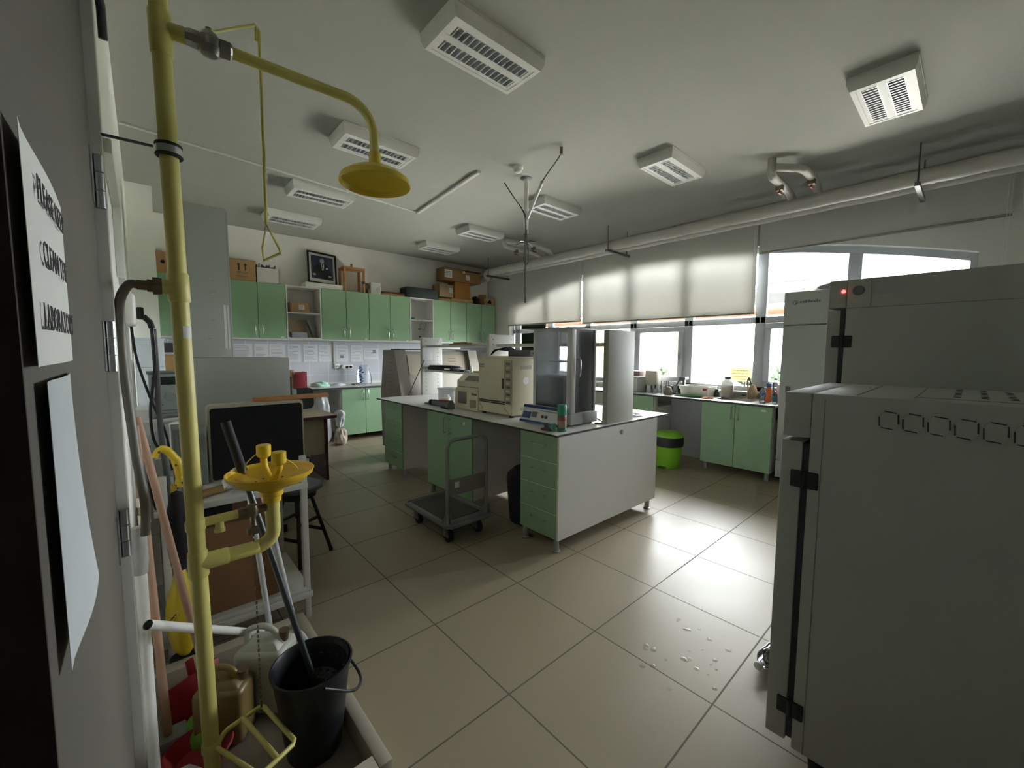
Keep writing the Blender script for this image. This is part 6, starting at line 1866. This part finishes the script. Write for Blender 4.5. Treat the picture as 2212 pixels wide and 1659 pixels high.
# mop bucket
t = thing('mop_bucket', 'black mop bucket with a perforated wringer in the shower tray corner', 'bucket', (0.40, 1.52, TZ))
bx, by = 0.40, 1.52
MB().lathe([(0, 0.001), (0.088, 0.001), (0.092, 0.008), (0.116, 0.22), (0.128, 0.315), (0.134, 0.317), (0.136, 0.329), (0.130, 0.331), (0.122, 0.315), (0.108, 0.21), (0.085, 0.012), (0, 0.01)], (bx, by, TZ), 40).build('body', mat('bucket_black', '1d2022', 0.38), t)
w = MB()
prof = [(0.125, 0.329), (0.116, 0.315), (0.092, 0.235), (0.07, 0.215), (0, 0.215)]
n = 18
for (r0, z0), (r1, z1) in zip(prof, prof[1:]):
    for k in range(n):
        a0, a1 = -PI * 0.62 + 1.24 * PI * k / n - 0.5, -PI * 0.62 + 1.24 * PI * (k + 1) / n - 0.5
        w.quad([(bx + r0 * math.cos(a0), by + r0 * math.sin(a0), TZ + z0), (bx + r0 * math.cos(a1), by + r0 * math.sin(a1), TZ + z0), (bx + r1 * math.cos(a1), by + r1 * math.sin(a1), TZ + z1), (bx + r1 * math.cos(a0), by + r1 * math.sin(a0), TZ + z1)])
w.build('wringer', mat('wringer_black', '141517', 0.5), t)
w = MB()
for ring, (r, z) in enumerate(((0.106, 0.28), (0.083, 0.228), (0.055, 0.2162))):
    for k in range(12):
        a = -PI * 0.58 + 1.16 * PI * k / 11 - 0.5
        w.box(bx + r * math.cos(a) - 0.005, bx + r * math.cos(a) + 0.005, by + r * math.sin(a) - 0.005, by + r * math.sin(a) + 0.005, TZ + z, TZ + z + 0.006)
w.build('slots', mat('slot_grey', '3d3f42', 0.5), t)
MB().tube(smooth_path([(bx + 0.045, by + 0.124, TZ + 0.31), (bx + 0.135, by + 0.07, TZ + 0.25), (bx + 0.165, by - 0.02, TZ + 0.195), (bx + 0.11, by - 0.10, TZ + 0.22), (bx + 0.0, by - 0.132, TZ + 0.31)], 7), 0.0055, 10).build('bail', mat('bail_black', '2a2d30', 0.4), t)
t = thing('mop', 'dark grey mop handle with a black foam grip standing in the bucket', 'mop', (bx, by, 0.2))
A, B = Vector((bx + 0.01, by + 0.0, TZ + 0.232)), Vector((0.20, 1.70, 1.215))
MB().tube([A, A.lerp(B, 0.84)], 0.0105, 14).build('shaft', mat('mop_shaft_grey', '4f5458', 0.35, metal=0.5), t)
MB().tube([A.lerp(B, 0.82), A.lerp(B, 1.0)], 0.0155, 14).build('grip', mat('foam_grip', '1c1d20', 0.7), t)
# white sticks: long dustpan and broom
t = thing('long_dustpan', 'light grey long-handled dustpan standing behind the black bucket', 'dustpan', (0.42, 1.93, TZ))
MB().tube([(0.455, 1.925, 0.16), (0.345, 1.93, 0.86)], 0.0115, 14).build('handle', mat('light_grey_tube', 'c4c7c9', 0.4), t)
MB().tube(smooth_path([(0.40, 1.99, 0.10), (0.405, 1.985, 0.17), (0.455, 1.93, 0.205), (0.475, 1.86, 0.17), (0.48, 1.85, 0.10)], 6), 0.012, 12).build('bracket', MATS['light_grey_tube'], t)
MB().prism([(1.90, TZ), (2.08, TZ), (2.08, 0.10), (2.05, 0.135), (1.95, 0.135), (1.90, 0.09)], 'x', 0.40, 0.487).build('pan', mat('pan_grey', 'a9acad', 0.45), t)
tag(MB().tube([(0.375, 1.985, 0.03), (0.30, 2.02, 0.95)], 0.0115, 14).build('white_stick', MATS['light_grey_tube']), 'straight light grey stick leaning next to the long dustpan', 'stick')
tag(MB().box(0.44, 0.486, 1.73, 1.79, TZ + 0.001, 0.12, 0.004).build('ochre_block', mat('ochre_sponge', 'a67f35', 0.8)), 'ochre block between the dustpan and the tray kerb', 'block')


def jerrycan(name, lab, x, y, w_, d_, h, rz, m):
    t = thing(name, lab, 'canister', (x, y, TZ), rz)
    R = Matrix.Translation((x, y, TZ)) @ Matrix.Rotation(rz, 4, 'Z')
    b = MB()
    b.M = R
    b.box(-w_ / 2, w_ / 2, -d_ / 2, d_ / 2, 0.001, h * 0.78, 0.02, 3)
    b.build('body', m, t)
    b = MB()
    b.M = R
    b.frustum(0, 0, h * 0.74, h * 0.86, w_ * 0.92, d_ * 0.85, w_ * 0.55, d_ * 0.5, 0.008)
    b.build('shoulder', m, t)
    b = MB()
    b.M = R
    b.tube(smooth_path([(-w_ * 0.38, 0, h * 0.78), (-w_ * 0.34, 0, h * 0.95), (-w_ * 0.05, 0, h * 1.0), (w_ * 0.18, 0, h * 0.94), (w_ * 0.34, 0, h * 0.78)], 5), 0.012, 12)
    b.build('handle', m, t)
    b = MB()
    b.M = R
    b.cyl((w_ * 0.33, d_ * 0.1, h * 0.80), (w_ * 0.36, d_ * 0.1, h * 0.92), 0.02)
    b.build('cap', mat('can_cap_brown', '5d4a38', 0.5), t)


jerrycan('jerrycan', 'brownish translucent canister right behind the yellow standpipe', 0.165, 1.79, 0.17, 0.12, 0.27, -0.6, mat('amber_can', '7b683f', 0.35, var=0.15, scale=5))
jerrycan('jerrycan', 'large milky white canister behind the black mop bucket', 0.315, 1.85, 0.19, 0.14, 0.33, -0.7, mat('milky_can', 'bfc0b4', 0.35, alpha=0.95))
t = thing('pvc_tube', 'white open-ended plastic tube lying across the tray behind the standpipe', 'tube', (0.15, 1.95, 0.35))
A, B = Vector((-0.030, 1.63, 0.622)), Vector((0.345, 2.01, 0.21))
MB().tube([A, B], 0.0145, 18, cap=False).build('wall', white_pl, t)
MB().tube([A.lerp(B, 0.004), B.lerp(A, 0.004)], 0.0128, 18).build('bore', mat('tube_inside_black', '151515', 0.8), t)
# broomsticks
for k, (a, b, lab, nm) in enumerate((((0.0, 1.88, 0.05), (-0.035, 1.90, 1.20), 'wooden broomstick with white tape bands beside the drain pipe', 'broom'),
                                     ((0.135, 2.09, 0.05), (-0.03, 2.14, 1.20), 'second wooden broomstick slanting behind the yellow standpipe', 'broom'))):
    t = thing('broomstick', lab, nm, (a[0], a[1], TZ))
    MB().tube([a, b], 0.0135, 14).build('stick', wood_dk, t)
    if k == 0:
        for f in (0.70, 0.755):
            p = Vector(a).lerp(Vector(b), f)
            q = Vector(a).lerp(Vector(b), f + 0.028)
            MB().tube([p, q], 0.017, 14).build('tape_band', mat('cream_tape', 'd5d0bd', 0.6), t)
        MB().box(-0.045, 0.055, 1.84, 1.92, TZ + 0.001, 0.055, 0.006).build('brush_head', mat('grey_brush', '8f948d', 0.7), t)
    else:
        MB().box(0.085, 0.185, 2.065, 2.115, TZ + 0.001, 0.055, 0.006).build('brush_head', mat('dark_brush', '4a3f36', 0.7), t)
tag(MB().lathe([(0, 0.001), (0.075, 0.001), (0.10, 0.06), (0.105, 0.062), (0.10, 0.066), (0.072, 0.01), (0, 0.008)], (0.075, 1.715, TZ), 26).build('red_bowl', mat('red_plastic_bowl', '9c2f38', 0.4)), 'red plastic bowl on the tray floor left of the standpipe', 'bowl')
rp = MB()
rp.M = Matrix.Translation((0.10, 1.97, TZ)) @ Matrix.Rotation(0.5, 4, 'Z') @ Matrix.Rotation(-0.25, 4, 'X')
rp.box(-0.10, 0.10, -0.012, 0.0, 0.0, 0.16, 0.004).box(-0.10, 0.10, 0.0, 0.05, 0.0, 0.012, 0.004).box(-0.015, 0.015, -0.01, 0.0, 0.16, 0.22, 0.004)
tag(rp.build('red_dustpan', mat('red_dustpan_plastic', 'a02b36', 0.4)), 'red dustpan standing up at the back kerb of the tray', 'dustpan')
tag(MB().sheet(crumple(0.115, 1.83, TZ, 0.085, 0.085, 0.085, 41), 30, 10).build('green_rag', mat('bright_green_rag', '6fae3a', 0.9)), 'bright green rag heaped between the red bowl and red dustpan', 'rag')
sg = MB()
sg.M = Matrix.Translation((0.045, 1.60, TZ + 0.08)) @ Matrix.Rotation(0.6, 4, 'Z') @ Matrix.Rotation(0.5, 4, 'Y')
sg.box(-0.035, 0.035, -0.045, 0.045, -0.012, 0.012, 0.008)
tag(sg.build('grey_scourer', mat('grey_scourer_m', 'a6aa9f', 0.8)), 'pale grey scourer pad lying on the rim of the red bowl', 'scourer')
tag(MB().tube(smooth_path([(0.30, 2.10, 0.05), (0.33, 2.07, 0.075), (0.37, 2.05, 0.07)], 5), 0.028, 14).build('dark_bottle', mat('dark_brown_bottle', '4f4436', 0.4)), 'dark brown bottle lying by the back kerb behind the white tube', 'bottle')

# ------------------------------------------------------------------ stool, desk, chair
t = thing('stool', 'round grey topped stool with splayed black legs beside the white trolley', 'stool', (0.76, 3.10, 0))
MB().lathe([(0, 0.49), (0.15, 0.49), (0.165, 0.498), (0.165, 0.515), (0.155, 0.525), (0, 0.528)], (0.76, 3.10, 0), 32).build('seat', mat('stool_seat', '5c6064', 0.4), t)
MB().lathe([(0, 0.44), (0.12, 0.44), (0.12, 0.4895), (0, 0.4895)], (0.76, 3.10, 0), 24).build('seat_base', black_pl, t)
feet = []
for k in range(4):
    a = math.radians(-104) + k * PI / 2
    p, q = Vector((0.76 + 0.08 * math.cos(a), 3.10 + 0.08 * math.sin(a), 0.45)), Vector((0.76 + 0.204 * math.cos(a), 3.10 + 0.204 * math.sin(a), 0.0))
    feet.append((p, q))
    MB().tube([p, q + Vector((0, 0, 0.012))], 0.012, 12).cyl(q, q + Vector((0, 0, 0.02)), 0.014).build('leg', black_pl, t)
for k in range(4):
    f = 0.62 if k % 2 else 0.40
    p = feet[k][0].lerp(feet[k][1], f)
    q = feet[(k + 1) % 4][0].lerp(feet[(k + 1) % 4][1], f)
    MB().tube([p, q], 0.012, 8).build('rung', black_pl, t)
red_wood = mat('dark_red_veneer', '4f2a28', 0.5, var=0.1, scale=10)
beige_lam = mat('beige_laminate', 'b9ac92', 0.5, var=0.03)
t = thing('office_desk', 'beige topped desk with dark red edges behind the white trolley', 'desk', (1.2, 5.05, 0))
MB().box(0.58, 1.575, 4.70, 5.40, 0.722, 0.742).build('top', beige_lam, t)
MB().box(0.575, 1.58, 4.695, 5.405, 0.708, 0.7218, 0.002).box(0.575, 1.58, 4.692, 4.70, 0.708, 0.7405).box(1.575, 1.582, 4.70, 5.40, 0.708, 0.7405).build('edge_band', red_wood, t)
MB().box(1.475, 1.50, 4.76, 5.36, 0.0, 0.708).build('side_panel', red_wood, t)
MB().box(0.65, 0.675, 4.76, 5.36, 0.0, 0.708).build('side_panel', red_wood, t)
MB().box(0.676, 1.474, 4.80, 4.818, 0.30, 0.708).build('modesty_panel', beige_lam, t)
t = thing('office_chair', 'black office chair with a rounded back pushed behind the desk', 'chair', (1.42, 5.75, 0))
MB().prism(rrect(1.20, 1.60, 0.72, 0.985, 0.06), 'y', 5.58, 5.64).build('backrest', mat('chair_black', '222528', 0.6), t)
MB().box(1.19, 1.61, 5.62, 6.06, 0.42, 0.50, 0.03, 3).build('seat', MATS['chair_black'], t)
MB().box(1.37, 1.43, 5.605, 5.645, 0.44, 0.74, 0.004).build('back_bar', black_pl, t)
MB().cyl((1.40, 5.84, 0.08), (1.40, 5.84, 0.42), 0.025).build('column', black_pl, t)
for k in range(5):
    a = 2 * PI * k / 5 + 0.3
    p = Vector((1.40 + 0.26 * math.cos(a), 5.84 + 0.26 * math.sin(a), 0.07))
    g = MB().tube([(1.40, 5.84, 0.10), p], 0.018, 8, r1=0.013).build('foot', black_pl, t)
    MB().cyl(p + Vector((-0.012, 0, -0.04)), p + Vector((0.012, 0, -0.04)), 0.029).build('caster', rubber, g)
